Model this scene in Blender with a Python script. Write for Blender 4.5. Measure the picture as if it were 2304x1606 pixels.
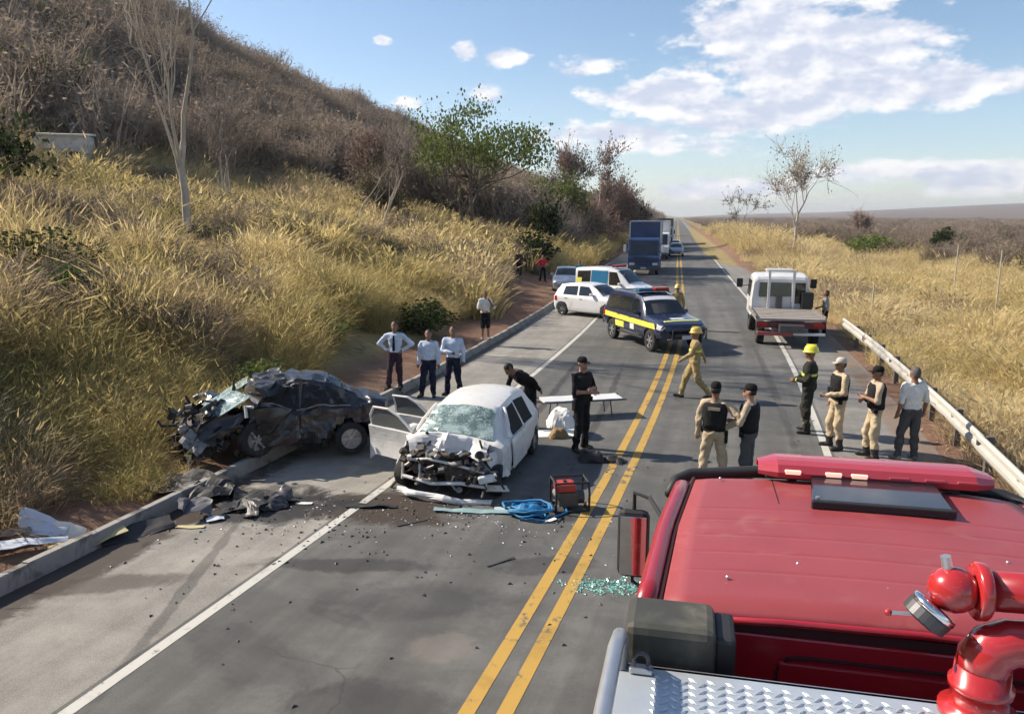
import bpy, bmesh, math, random
import numpy as np
from mathutils import Vector, Matrix, Quaternion

# ------------------------------------------------------------------ camera, sky, sun, exposure
scene = bpy.context.scene
for o in list(bpy.data.objects):
    bpy.data.objects.remove(o)
col = scene.collection
PITCH, YAW = math.radians(10.236), math.radians(11.846)
cd = bpy.data.cameras.new('camera'); cam = bpy.data.objects.new('camera', cd); col.objects.link(cam)
cam.location = (0, 0, 4.5); cam.rotation_euler = (math.pi/2 - PITCH, 0, YAW)
cd.sensor_width = 36; cd.sensor_fit = 'HORIZONTAL'; cd.lens = 1750/2304*36
cd.clip_start = 0.05; cd.clip_end = 30000
scene.camera = cam
SUN_EL = math.radians(37); SUN_AZ = math.atan2(-1, 0.13)          # azimuth from +y towards +x
sunvec = Vector((math.sin(SUN_AZ)*math.cos(SUN_EL), math.cos(SUN_AZ)*math.cos(SUN_EL), math.sin(SUN_EL)))
sl = bpy.data.lights.new('sun', 'SUN'); sl.energy = 4.3; sl.angle = math.radians(0.6); sl.color = (1.0, 0.89, 0.74)
so = bpy.data.objects.new('sun', sl); col.objects.link(so); so.location = (-30, 10, 40)
so.rotation_euler = (-sunvec).to_track_quat('-Z', 'Y').to_euler()
scene.view_settings.view_transform = 'Standard'; scene.view_settings.look = 'None'
scene.view_settings.exposure = 0.86; scene.view_settings.gamma = 1.0; scene.view_settings.use_curve_mapping = False
SKY_STRENGTH = 0.085
cy = scene.cycles; cy.max_bounces = 4; cy.diffuse_bounces = 2; cy.glossy_bounces = 2; cy.transmission_bounces = 3; cy.transparent_max_bounces = 4
cy.use_adaptive_sampling = True; cy.adaptive_threshold = 0.03; cy.caustics_reflective = False; cy.caustics_refractive = False

class NT:                                                         # tiny node-tree writer
    def __init__(s, nt): s.nt = nt; s.n = nt.nodes; s.l = nt.links; s.n.clear()
    def put(s, sock, v):
        if v is None: return
        if isinstance(v, bpy.types.NodeSocket): s.l.new(v, sock)
        elif isinstance(v, (tuple, list)) and sock.type == 'RGBA' and len(v) == 3: sock.default_value = (*v, 1)
        else: sock.default_value = v
    def node(s, t, ins=None, **kw):
        n = s.n.new(t)
        for k, v in kw.items(): setattr(n, k, v)
        for k, v in (ins or {}).items(): s.put(n.inputs[k], v)
        return n
    def m(s, op, a, b=None, c=None, clamp=False):
        n = s.n.new('ShaderNodeMath'); n.operation = op; n.use_clamp = clamp
        s.put(n.inputs[0], a); s.put(n.inputs[1], b); s.put(n.inputs[2], c)
        return n.outputs[0]
    def vm(s, op, a, b=None):
        n = s.n.new('ShaderNodeVectorMath'); n.operation = op; s.put(n.inputs[0], a); s.put(n.inputs[1], b)
        return n.outputs[0]
    def mix(s, f, a, b, bt='MIX'):
        n = s.n.new('ShaderNodeMix'); n.data_type = 'RGBA'; n.blend_type = bt; n.clamp_factor = True
        s.put(n.inputs[0], f); s.put(n.inputs[6], a); s.put(n.inputs[7], b)
        return n.outputs[2]
    def noise(s, vec, scale, detail=4, rough=.55, dist=0, out=0):
        n = s.n.new('ShaderNodeTexNoise'); s.put(n.inputs['Vector'], vec); n.inputs['Scale'].default_value = scale
        n.inputs['Detail'].default_value = detail; n.inputs['Roughness'].default_value = rough; n.inputs['Distortion'].default_value = dist
        return n.outputs[out]
    def ramp(s, f, stops, interp='LINEAR'):
        n = s.n.new('ShaderNodeValToRGB'); e = n.color_ramp.elements; n.color_ramp.interpolation = interp
        while len(e) < len(stops): e.new(.5)
        for q, (p, c) in zip(e, stops): q.position = p; q.color = (*c, 1) if len(c) == 3 else c
        s.put(n.inputs[0], f); return n.outputs[0]
    def sstep(s, x, a, b):
        n = s.n.new('ShaderNodeMapRange'); n.interpolation_type = 'SMOOTHSTEP'; n.clamp = True
        s.put(n.inputs[0], x); n.inputs[1].default_value = a; n.inputs[2].default_value = b
        return n.outputs[0]

def make_world():
    w = bpy.data.worlds.new('World'); scene.world = w; w.use_nodes = True
    t = NT(w.node_tree)
    sky = t.node('ShaderNodeTexSky', sky_type='NISHITA', sun_disc=False, sun_elevation=SUN_EL,
                 sun_rotation=SUN_AZ % (2*math.pi), altitude=400, air_density=1.0, dust_density=0.6, ozone_density=2.2)
    tc = t.node('ShaderNodeTexCoord').outputs['Generated']
    sx = t.node('ShaderNodeSeparateXYZ', {0: tc}); x, y, z = sx.outputs
    az = t.m('ARCTAN2', x, y); el = t.m('ARCSINE', z)
    uv = t.node('ShaderNodeCombineXYZ', {0: az, 1: t.m('MULTIPLY', el, 1.9), 2: 0.37}).outputs[0]
    # cumulus groups that drift over the valley: azimuth, elevation, radii, weight
    blobs = [(.152, .258, .115, .036, 1.3), (.10, .213, .10, .032, 1.25), (.145, .186, .12, .044, 1.35), (.185, .142, .155, .032, 1.3),
             (-.01, .142, .09, .026, 1.2), (.07, .122, .155, .026, 1.2), (-.07, .101, .12, .018, 1.0), (-.04, .083, .14, .014, .75),
             (.33, .140, .10, .022, .75), (.07, .033, .13, .015, .95), (.29, .048, .17, .015, .95), (.37, .036, .15, .018, .9),
             (-.262, .196, .022, .013, .95), (-.215, .188, .032, .012, .95), (-.127, .174, .055, .013, .85), (-.365, .205, .012, .006, .8),
             (-.013, .257, .02, .007, .8), (-.335, .135, .03, .009, .8), (-.235, .147, .03, .014, .7), (.22, .30, .12, .035, .9)]
    acc = None
    for a, e, ra, re, wt in blobs:
        da = t.m('DIVIDE', t.m('SUBTRACT', az, a), ra); de = t.m('DIVIDE', t.m('SUBTRACT', el, e), re)
        g = t.m('EXPONENT', t.m('MULTIPLY', t.m('ADD', t.m('MULTIPLY', da, da), t.m('MULTIPLY', de, de)), -1.0))
        g = t.m('MULTIPLY', g, wt)
        acc = g if acc is None else t.m('MAXIMUM', acc, g)
    # the rest of the sky carries the same kind of scattered cumulus
    far = t.noise(uv, 2.3, 3, .5)
    away = t.sstep(t.m('ABSOLUTE', t.m('SUBTRACT', az, -.2)), .75, 1.1)
    gen = t.m('MULTIPLY', t.sstep(far, .52, .72), t.m('MAXIMUM', away, t.sstep(el, .36, .5)))
    acc = t.m('MAXIMUM', acc, gen)
    n1 = t.noise(uv, 21, 6, .58)
    uv2 = t.vm('ADD', uv, (.012, -.024, 0))
    n2 = t.noise(uv2, 21, 3, .58)
    dens = t.m('ADD', t.m('MULTIPLY', acc, 1.30), t.m('MULTIPLY', t.m('SUBTRACT', n1, .52), 2.5))
    mask = t.sstep(dens, .40, .92)
    shade = t.sstep(t.m('ADD', t.m('MULTIPLY', t.m('SUBTRACT', n1, n2), 3.0), t.m('MULTIPLY', dens, -.25)), -.75, .35)
    ccol = t.mix(shade, (4.4, 4.75, 5.8), (7.2, 7.1, 7.1))
    mask = t.m('MULTIPLY', mask, t.sstep(el, -.01, .03))
    mask = t.m('MULTIPLY', mask, .93)
    pale = t.mix(t.sstep(el, .22, 0.0), sky.outputs[0], (6.2, 6.9, 7.9))      # moisture near the horizon
    pale = t.mix(.12, sky.outputs[0], pale)
    c = t.mix(mask, pale, ccol)
    bg = t.node('ShaderNodeBackground', {0: c, 1: SKY_STRENGTH})
    out = t.node('ShaderNodeOutputWorld'); t.l.new(bg.outputs[0], out.inputs[0])
make_world()
scene.world.cycles.sampling_method = 'MANUAL'; scene.world.cycles.sample_map_resolution = 256

# ------------------------------------------------------------------ materials
MATS = {}
def mat(name, colr, rough=.6, metal=0., var=.15, vscale=8., bump=0., bscale=40., coat=0., spec=.5, dirt=None, dirt_amt=.0, dscale=3., emis=None, trans=0.):
    """Principled with procedural variation in object space, optional dust or grime with a shape of its own."""
    if name in MATS: return MATS[name]
    m = bpy.data.materials.new(name); m.use_nodes = True; t = NT(m.node_tree)
    oc = t.node('ShaderNodeTexCoord').outputs['Object']
    c = (*colr, 1)
    n = t.noise(oc, vscale, 5, .6)
    lo = tuple(max(0, v*(1-var)) for v in colr); hi = tuple(min(1, v*(1+var)) for v in colr)
    cc = t.mix(n, lo, hi)
    r = t.m('ADD', rough - .08, t.m('MULTIPLY', t.noise(oc, vscale*2.3, 3), .16), clamp=True)
    if dirt:
        d = t.sstep(t.noise(oc, dscale, 6, .65, .4), .62-dirt_amt*.35, .80-dirt_amt*.2)
        d = t.m('MULTIPLY', d, min(1, .35+dirt_amt))
        cc = t.mix(d, cc, dirt); r = t.m('ADD', r, t.m('MULTIPLY', d, .3), clamp=True)
    ins = {'Base Color': cc, 'Roughness': r, 'Metallic': metal, 'Specular IOR Level': spec, 'Coat Weight': coat, 'Coat Roughness': .06, 'Transmission Weight': trans}
    if bump:
        b = t.node('ShaderNodeBump', {'Strength': bump, 'Distance': .02, 'Height': t.noise(oc, bscale, 5, .6)})
        ins['Normal'] = b.outputs[0]
    if emis: ins['Emission Color'] = emis[0]; ins['Emission Strength'] = emis[1]
    p = t.node('ShaderNodeBsdfPrincipled', ins)
    o = t.node('ShaderNodeOutputMaterial'); t.l.new(p.outputs[0], o.inputs[0])
    MATS[name] = m; return m

def foliage_mat(name, stops, transl=.35, rough=.7, jitter=.18):
    """colour by the instance's own 'tint' attribute (kind of plant) with a random shift for each plant"""
    m = bpy.data.materials.new(name); m.use_nodes = True; t = NT(m.node_tree)
    a = t.node('ShaderNodeAttribute', attribute_name='tint', attribute_type='INSTANCER').outputs['Fac']
    r = t.node('ShaderNodeObjectInfo').outputs['Random']
    oc = t.node('ShaderNodeTexCoord').outputs['Object']
    f = t.m('ADD', a, t.m('MULTIPLY', t.m('SUBTRACT', r, .5), jitter))
    f = t.m('ADD', f, t.m('MULTIPLY', t.m('SUBTRACT', t.noise(oc, 9, 2), .5), .25), clamp=True)
    c = t.ramp(f, stops)
    d = t.node('ShaderNodeBsdfDiffuse', {0: c}); tr = t.node('ShaderNodeBsdfTranslucent', {0: c})
    mx = t.node('ShaderNodeMixShader', {0: transl, 1: d.outputs[0], 2: tr.outputs[0]})
    o = t.node('ShaderNodeOutputMaterial'); t.l.new(mx.outputs[0], o.inputs[0])
    return m

def leaf_mat(name, c1, c2, transl=.3):
    m = bpy.data.materials.new(name); m.use_nodes = True; t = NT(m.node_tree)
    oc = t.node('ShaderNodeTexCoord').outputs['Object']
    c = t.mix(t.sstep(t.noise(oc, 1.1, 5, .7), .35, .65), c1, c2)
    d = t.node('ShaderNodeBsdfDiffuse', {0: c}); tr = t.node('ShaderNodeBsdfTranslucent', {0: c})
    mx = t.node('ShaderNodeMixShader', {0: transl, 1: d.outputs[0], 2: tr.outputs[0]})
    o = t.node('ShaderNodeOutputMaterial'); t.l.new(mx.outputs[0], o.inputs[0])
    return m

# ------------------------------------------------------------------ scene helpers
def tag(o, label=None, cat=None, group=None, kind=None):
    if label: o['label'] = label
    if cat: o['category'] = cat
    if group: o['group'] = group
    if kind: o['kind'] = kind
    return o
def empty(name, label, cat, loc=(0, 0, 0), rz=0, group=None):
    o = bpy.data.objects.new(name, None); col.objects.link(o); o.empty_display_size = .2
    o.location = loc; o.rotation_euler = (0, 0, rz)
    return tag(o, label, cat, group)
def copy_tree(o, parent=None):
    c = o.copy(); col.objects.link(c); c.parent = parent
    for ch in o.children: copy_tree(ch, c)
    return c
def mesh_obj(name, verts, faces, material, parent=None, smooth=False, bevel=0, loc=None, rot=None, midx=None):
    me = bpy.data.meshes.new(name); me.from_pydata([tuple(v) for v in verts], [], faces); me.validate(); me.update()
    for mm in (material if isinstance(material, (list, tuple)) else [material]): me.materials.append(mm)
    if midx is not None and len(midx) == len(me.polygons): me.polygons.foreach_set('material_index', np.asarray(midx, np.int32))
    if smooth: me.polygons.foreach_set('use_smooth', np.ones(len(me.polygons), bool))
    o = bpy.data.objects.new(name, me); col.objects.link(o)
    if parent is not None: o.parent = parent
    if loc is not None: o.location = loc
    if rot is not None: o.rotation_euler = rot
    if bevel:
        b = o.modifiers.new('bevel', 'BEVEL'); b.width = bevel; b.segments = 2; b.limit_method = 'ANGLE'; b.angle_limit = math.radians(40)
    return o

class MB:
    """collects shapes that belong to ONE part"""
    def __init__(s): s.v = []; s.f = []
    def add(s, v, f):
        n = len(s.v); s.v += [tuple(q) for q in v]; s.f += [tuple(i+n for i in q) for q in f]; return s
    def box(s, c, d, rot=None, taper=1.0):
        hx, hy, hz = d[0]/2, d[1]/2, d[2]/2
        vs = [Vector((x*hx*(taper if z > 0 else 1), y*hy*(taper if z > 0 else 1), z*hz)) for z in (-1, 1) for y in (-1, 1) for x in (-1, 1)]
        if rot is not None:
            R = rot if isinstance(rot, Matrix) else Matrix.Rotation(rot[2], 3, 'Z') @ Matrix.Rotation(rot[1], 3, 'Y') @ Matrix.Rotation(rot[0], 3, 'X')
            vs = [R @ v for v in vs]
        vs = [v + Vector(c) for v in vs]
        return s.add(vs, [(0, 2, 3, 1), (4, 5, 7, 6), (0, 1, 5, 4), (2, 6, 7, 3), (0, 4, 6, 2), (1, 3, 7, 5)])
    def tube(s, pts, rad, n=8, caps=True):
        pts = [Vector(p) for p in pts]
        if not isinstance(rad, (list, tuple)): rad = [rad]*len(pts)
        vs, fs = [], []; prev = None
        for i, p in enumerate(pts):
            d = (pts[min(i+1, len(pts)-1)] - pts[max(i-1, 0)]); d = d.normalized() if d.length > 1e-9 else Vector((0, 0, 1))
            a = prev - d*prev.dot(d) if prev is not None else d.orthogonal()
            if a.length < 1e-6: a = d.orthogonal()
            a.normalize(); b = d.cross(a); prev = a
            for k in range(n):
                q = 2*math.pi*k/n; vs.append(p + (a*math.cos(q) + b*math.sin(q))*rad[i])
        for i in range(len(pts)-1):
            for k in range(n):
                k2 = (k+1) % n; fs.append((i*n+k, i*n+k2, (i+1)*n+k2, (i+1)*n+k))
        if caps: fs.append(tuple(range(n-1, -1, -1))); fs.append(tuple((len(pts)-1)*n+k for k in range(n)))
        return s.add(vs, fs)
    def cyl(s, a, b, r, n=16, r2=None): return s.tube([a, b], [r, r if r2 is None else r2], n)
    def lathe(s, prof, n=20, M=None):
        """prof: (radius, height) pairs about local z"""
        vs, fs = [], []
        for r, h in prof:
            for k in range(n):
                q = 2*math.pi*k/n; v = Vector((r*math.cos(q), r*math.sin(q), h)); vs.append(M @ v if M is not None else v)
        for i in range(len(prof)-1):
            for k in range(n):
                k2 = (k+1) % n; fs.append((i*n+k, i*n+k2, (i+1)*n+k2, (i+1)*n+k))
        if prof[0][0] > 1e-4: fs.append(tuple(range(n-1, -1, -1)))
        if prof[-1][0] > 1e-4: fs.append(tuple((len(prof)-1)*n+k for k in range(n)))
        return s.add(vs, fs)
    def ball(s, c, r, n=12, sc=(1, 1, 1)):
        prof = [(max(1e-5, r*math.sin(math.pi*i/n)), -r*math.cos(math.pi*i/n)) for i in range(n+1)]
        M = Matrix.Translation(c) @ Matrix.Diagonal((*sc, 1))
        return s.lathe(prof, n*2, M)
    def poly(s, pts, th, nrm=None):
        """flat polygon given thickness along its normal"""
        pts = [Vector(p) for p in pts]
        if nrm is None: nrm = (pts[1]-pts[0]).cross(pts[2]-pts[0])
        nrm = Vector(nrm).normalized()*th; n = len(pts)
        vs = pts + [p + nrm for p in pts]
        fs = [tuple(range(n-1, -1, -1)), tuple(range(n, 2*n))] + [(i, (i+1) % n, n+(i+1) % n, n+i) for i in range(n)]
        return s.add(vs, fs)
    def grid(s, P, th=0.0):
        """P: (n,m,3) array of points; th adds a second skin"""
        P = np.asarray(P, float); n, m = P.shape[:2]
        idx = lambda i, j: i*m+j
        fs = [(idx(i, j), idx(i+1, j), idx(i+1, j+1), idx(i, j+1)) for i in range(n-1) for j in range(m-1)]
        if not th: return s.add(P.reshape(-1, 3), fs)
        du = np.gradient(P, axis=0); dv = np.gradient(P, axis=1); nr = np.cross(du, dv); nr /= np.linalg.norm(nr, axis=2, keepdims=True)+1e-9
        Q = P - nr*th; N = n*m
        fs2 = [tuple(N+i for i in reversed(f)) for f in fs]
        rim = []
        edge = [idx(i, 0) for i in range(n)] + [idx(n-1, j) for j in range(1, m)] + [idx(i, m-1) for i in range(n-2, -1, -1)] + [idx(0, j) for j in range(m-2, 0, -1)]
        for a, b in zip(edge, edge[1:]+edge[:1]): rim.append((b, a, N+a, N+b))
        return s.add(np.concatenate([P.reshape(-1, 3), Q.reshape(-1, 3)]), fs+fs2+rim)
    def build(s, name, material, parent=None, smooth=False, bevel=0, loc=None, rot=None):
        return mesh_obj(name, s.v, s.f, material, parent, smooth, bevel, loc, rot)

rng = np.random.default_rng(7)
def hash2(ix, iy, seed):
    h = (ix.astype(np.int64)*374761393 + iy.astype(np.int64)*668265263 + seed*974634777) & 0xffffffff
    h = ((h ^ (h >> 13))*1274126177) & 0xffffffff
    return ((h ^ (h >> 16)) & 0xffff)/65535.
def vnoise(x, y, seed=0):
    x = np.asarray(x, float); y = np.asarray(y, float)
    ix = np.floor(x); iy = np.floor(y); fx = x-ix; fy = y-iy; fx = fx*fx*(3-2*fx); fy = fy*fy*(3-2*fy)
    a = hash2(ix, iy, seed); b = hash2(ix+1, iy, seed); c = hash2(ix, iy+1, seed); d = hash2(ix+1, iy+1, seed)
    return (a*(1-fx)+b*fx)*(1-fy)+(c*(1-fx)+d*fx)*fy
def fbm(x, y, seed=0, o=4):
    s = 0; a = .5; t = 0
    for k in range(o): s = s+a*vnoise(x*2**k, y*2**k, seed+k); t += a; a *= .5
    return s/t

# ------------------------------------------------------------------ terrain and road
def road_x(y):
    return 0.3 - 0.00164*np.maximum(0, 40-np.maximum(np.asarray(y, float), -14))**2
def ridge_fac(y):
    return np.interp(y, [-300, 0, 150, 260, 400, 700, 1200, 2500], [1.0, 1.05, 1.0, .98, .86, .70, .50, .25])
PL = [0, 6.45, 7.0, 8.5, 10, 14, 19, 25, 32, 38, 46, 80, 130, 165, 230, 400, 1000, 3000]
PZ = [-.06, -.06, .10, .22, .60, 1.75, 3.2, 4.7, 6.5, 8.6, 12.2, 31, 55, 61, 62, 55, 45, 30]
PR = [0, 5.55, 5.80, 6.5, 9, 14, 40, 400, 6000]
PRZ = [-.06, -.03, .02, -.06, -.45, -.8, -1.0, -1.2, -1.5]
def height(x, y):
    x = np.asarray(x, float); y = np.asarray(y, float)
    u = x-road_x(y)
    left = np.interp(-u, PL, PZ)
    k = np.clip((-u-34)/40, 0, 1); left = left*(1-k+k*ridge_fac(y))
    left = left*np.interp(y, [0, 60, 110, 400, 900], [1, 1, .92, .8, .7])
    nl = (fbm(x/9, y/9, 3)-.5)*np.interp(-u, [7.2, 10, 20, 60, 130], [0, .35, .9, 2.5, 9])
    nl = nl+(fbm(x/45, y/45, 5)-.5)*np.interp(-u, [20, 60, 130], [0, 5, 14])
    right = np.interp(u, PR, PRZ)
    mound = 1.9*np.exp(-((u-10.5)/3.8)**2)*np.interp(y, [70, 100, 170, 260, 400], [0, 1, 1, .6, 0])
    nr = (fbm(x/14, y/14, 9)-.5)*np.interp(u, [6.5, 12, 60], [0, .5, 1.0])
    d = np.hypot(x, y); a = np.arctan2(x, np.maximum(y, 1))
    hills = np.interp(d, [1500, 2600, 3800, 7000], [0, .55, 1, 1.0])*(26+90*np.clip(a-.12, 0, .5)+34*(fbm(a*9+3, d/2600, 21)-.4))*np.interp(a, [.0, .06, .3], [.0, .5, 1])
    return np.where(u < 0, left+nl, right+mound+nr+np.maximum(hills, 0)*(u > 0))

def build_ground():
    un = np.concatenate([np.arange(0, 16, .5), np.arange(16, 50, 1.0), 50*1.09**np.arange(0, 48)])
    us = np.concatenate([-un[:0:-1], un])
    ys = np.concatenate([-30*1.25**np.arange(10, 0, -1)+0, np.arange(-29, 110, 1.0), 110*1.05**np.arange(0, 86)])
    U, Y = np.meshgrid(us, ys); X = U+road_x(Y); Z = height(X, Y)
    n, m = U.shape
    V = np.stack([X, Y, Z], -1).reshape(-1, 3)
    i = np.arange((n-1)*m).reshape(n-1, m)[:, :-1].ravel()
    F = np.stack([i, i+1, i+m+1, i+m], 1)
    me = bpy.data.meshes.new('ground'); me.from_pydata(V.tolist(), [], F.tolist()); me.update()
    me.polygons.foreach_set('use_smooth', np.ones(len(me.polygons), bool))
    uv = U.ravel()
    soil = np.clip(1-np.abs(uv+7.2)/2.6, 0, 1) + np.clip(1-np.abs(uv-6.2)/1.5, 0, 1)
    soil = soil + np.exp(-((uv+9.5)/2.2)**2-((Y.ravel()-45)/9)**2)*1.2
    scrub = np.clip((-uv-33)/6, 0, 1)+np.clip((uv-30)/40, 0, 1)*np.clip((Y.ravel()-60)/60, 0, 1)
    at = me.attributes.new('soil', 'FLOAT', 'POINT'); at.data.foreach_set('value', np.clip(soil, 0, 1).astype(np.float32))
    at = me.attributes.new('scrub', 'FLOAT', 'POINT'); at.data.foreach_set('value', np.clip(scrub, 0, 1).astype(np.float32))
    m_ = bpy.data.materials.new('ground'); m_.use_nodes = True; t = NT(m_.node_tree)
    pos = t.node('ShaderNodeNewGeometry').outputs['Position']
    so_ = t.node('ShaderNodeAttribute', attribute_name='soil').outputs['Fac']; sc = t.node('ShaderNodeAttribute', attribute_name='scrub').outputs['Fac']
    n1 = t.noise(pos, .35, 6, .6); n2 = t.noise(pos, 3.0, 6, .65); n3 = t.noise(pos, .03, 4, .6)
    g = t.mix(n1, (.20, .155, .075), (.36, .29, .15)); g = t.mix(t.sstep(n2, .5, .72), g, (.12, .10, .055))
    s_ = t.mix(n2, (.12, .068, .045), (.30, .185, .13)); s_ = t.mix(t.sstep(n1, .5, .7), s_, (.22, .17, .12))
    b = t.mix(n2, (.085, .068, .056), (.18, .14, .115)); b = t.mix(n3, b, (.16, .125, .105))
    cc = t.mix(sc, g, b); cc = t.mix(t.sstep(t.m('ADD', so_, t.m('MULTIPLY', t.m('SUBTRACT', n1, .5), .8)), .25, .6), cc, s_)
    bp = t.node('ShaderNodeBump', {'Strength': .7, 'Distance': .08, 'Height': t.noise(pos, 9, 6, .7)})
    p = t.node('ShaderNodeBsdfPrincipled', {'Base Color': cc, 'Roughness': .95, 'Specular IOR Level': .1, 'Normal': bp.outputs[0]})
    o = t.node('ShaderNodeOutputMaterial'); t.l.new(p.outputs[0], o.inputs[0])
    me.materials.append(m_)
    ob = bpy.data.objects.new('ground', me); col.objects.link(ob); tag(ob, kind='structure')
build_ground()

RY = np.concatenate([np.arange(-30, 60, 1.0), np.arange(60, 200, 4.0), np.arange(200, 1000, 25.), np.arange(1000, 4001, 250.)])
def strip(name, ulist, z, material, ys=RY, parent=None, zfun=None):
    """a sheet that follows the road; the UV map holds (offset from the centreline, distance along) in metres"""
    ulist = np.asarray(ulist, float); U, Y = np.meshgrid(ulist, ys)
    dx = (road_x(Y+.5)-road_x(Y-.5)); L = np.sqrt(1+dx*dx)
    X = road_x(Y)+U/L; YY = Y-U*dx/L
    Z = np.full_like(X, z) if zfun is None else zfun(U, Y)
    n, m = U.shape; V = np.stack([X, YY, Z], -1).reshape(-1, 3)
    i = np.arange((n-1)*m).reshape(n-1, m)[:, :-1].ravel(); F = np.stack([i, i+1, i+m+1, i+m], 1)
    me = bpy.data.meshes.new(name); me.from_pydata(V.tolist(), [], F.tolist()); me.update()
    uvl = me.uv_layers.new(name='road'); vi = np.zeros(len(me.loops), np.int32); me.loops.foreach_get('vertex_index', vi)
    uvl.data.foreach_set('uv', np.stack([U.ravel()[vi], Y.ravel()[vi]], 1).astype(np.float32).ravel())
    me.materials.append(material); ob = bpy.data.objects.new(name, me); col.objects.link(ob)
    if parent: ob.parent = parent
    return ob

def asphalt(name, dark, light, stains, patch=.5):
    m = bpy.data.materials.new(name); m.use_nodes = True; t = NT(m.node_tree)
    uv = t.node('ShaderNodeUVMap', uv_map='road').outputs[0]
    pos = t.node('ShaderNodeNewGeometry').outputs['Position']
    s = t.node('ShaderNodeSeparateXYZ', {0: uv}); u, v = s.outputs[0], s.outputs[1]
    streak = t.noise(t.node('ShaderNodeCombineXYZ', {0: t.m('MULTIPLY', u, 2.2), 1: t.m('MULTIPLY', v, .10), 2: 0}).outputs[0], 1.0, 5, .6)
    cross = t.noise(t.node('ShaderNodeCombineXYZ', {0: t.m('MULTIPLY', u, .35), 1: t.m('MULTIPLY', v, .9), 2: 3}).outputs[0], 1.0, 6, .65, .6)
    big = t.noise(pos, .22, 5, .6); fine = t.noise(pos, 55, 3, .7); agg = t.noise(pos, 170, 2, .6)
    f = t.m('ADD', t.m('MULTIPLY', streak, .34), t.m('ADD', t.m('MULTIPLY', big, .34), t.m('MULTIPLY', cross, .32)))
    f = t.sstep(f, .39, .61)
    c = t.mix(f, dark, light)
    c = t.mix(t.m('MULTIPLY', t.sstep(t.noise(pos, 2.3, 6, .7), .40, .66), .40), c, tuple(v_*.72 for v_ in dark))
    c = t.mix(t.m('MULTIPLY', t.sstep(agg, .45, .75), .60), c, tuple(v_*1.7 for v_ in light))
    c = t.mix(t.m('MULTIPLY', t.sstep(fine, .52, .74), .55), c, tuple(v_*.55 for v_ in dark))
    # wheel paths worn smoother and darker
    wp = t.m('ABSOLUTE', t.m('SUBTRACT', t.m('ABSOLUTE', t.m('SUBTRACT', t.m('ABSOLUTE', u), 1.85)), .80))
    c = t.mix(t.m('MULTIPLY', t.sstep(wp, .40, .05), .22), c, tuple(v_*.7 for v_ in dark))
    # oil, soot and earth spilled by the crash: own outlines, in road coordinates (offset, distance, radii, angle, colour, strength)
    for (su, sv, ru, rv, ang, sc, st, ns) in stains:
        du = t.m('SUBTRACT', u, su); dv = t.m('SUBTRACT', v, sv); ca, sa = math.cos(ang), math.sin(ang)
        a = t.m('DIVIDE', t.m('ADD', t.m('MULTIPLY', du, ca), t.m('MULTIPLY', dv, sa)), ru)
        b = t.m('DIVIDE', t.m('SUBTRACT', t.m('MULTIPLY', dv, ca), t.m('MULTIPLY', du, sa)), rv)
        r = t.m('SQRT', t.m('ADD', t.m('MULTIPLY', a, a), t.m('MULTIPLY', b, b)))
        r = t.m('ADD', r, t.m('MULTIPLY', t.m('SUBTRACT', t.noise(pos, ns, 6, .68, .5), .5), 1.7))
        c = t.mix(t.m('MULTIPLY', t.sstep(r, 1.05, .62), st), c, sc)
    # fine cracks
    vo = t.node('ShaderNodeTexVoronoi', {'Vector': t.vm('ADD', pos, t.noise(pos, .8, 3, out=1)), 'Scale': .33}, feature='DISTANCE_TO_EDGE')
    crack = t.m('MULTIPLY', t.sstep(vo.outputs[0], .006, .002), t.sstep(t.noise(pos, .4, 3), .52, .66))
    c = t.mix(t.m('MULTIPLY', crack, .45), c, tuple(v_*.4 for v_ in dark))
    bp = t.node('ShaderNodeBump', {'Strength': .35, 'Distance': .01, 'Height': t.m('ADD', agg, t.m('MULTIPLY', fine, .6))})
    p = t.node('ShaderNodeBsdfPrincipled', {'Base Color': c, 'Roughness': t.m('ADD', .72, t.m('MULTIPLY', big, .25)), 'Specular IOR Level': .3, 'Normal': bp.outputs[0]})
    o = t.node('ShaderNodeOutputMaterial'); t.l.new(p.outputs[0], o.inputs[0])
    return m
OIL, EARTH, WET, DUST = (.018, .019, .022), (.046, .034, .027), (.03, .032, .036), (.24, .21, .18)
ST = [(-3.4, 10.6, 1.9, .75, .15, EARTH, .95, 1.6), (-5.3, 10.1, 1.7, 1.0, .3, OIL, .9, 1.6), (-2.4, 11.7, 1.5, .6, .1, DUST, .3, 1.7),
      (-1.6, 8.0, 1.5, .5, .3, OIL, .35, 1.6), (-2.6, 6.4, 1.1, .5, -.4, OIL, .30, 1.8), (-.6, 11.2, .7, .35, .3, WET, .7, 2.0),
      (-2.9, 8.6, 1.4, .25, .25, OIL, .6, 1.8), (1.7, 12, 1.6, .8, 0, OIL, .2, 1.5), (-3.1, 13.8, 1.3, 1.2, 0, WET, .6, 1.5), (-.3, 9.4, .8, .3, .4, OIL, .5, 1.9),
      (-1.1, 6.0, 1.0, .5, .2, OIL, .45, 1.6),
      (-2.6, 19.5, .10, 6.5, .05, OIL, .55, 2.2), (-1.1, 18.5, .10, 6.0, .05, OIL, .50, 2.2), (1.2, 8.2, .09, 4.5, -.1, OIL, .4, 2.2), (-4.4, 7.6, .10, 3.0, .35, OIL, .45, 2.2), (2.9, 22, .12, 8, .03, OIL, .35, 2.0), (-.8, 7.2, .45, .30, .4, DUST, .35, 2.4), (-2.2, 7.4, .5, .14, -.2, OIL, .25, 2.8)]
m_lane = asphalt('asphalt_lane', (.072, .073, .070), (.150, .147, .139), ST)
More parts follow.
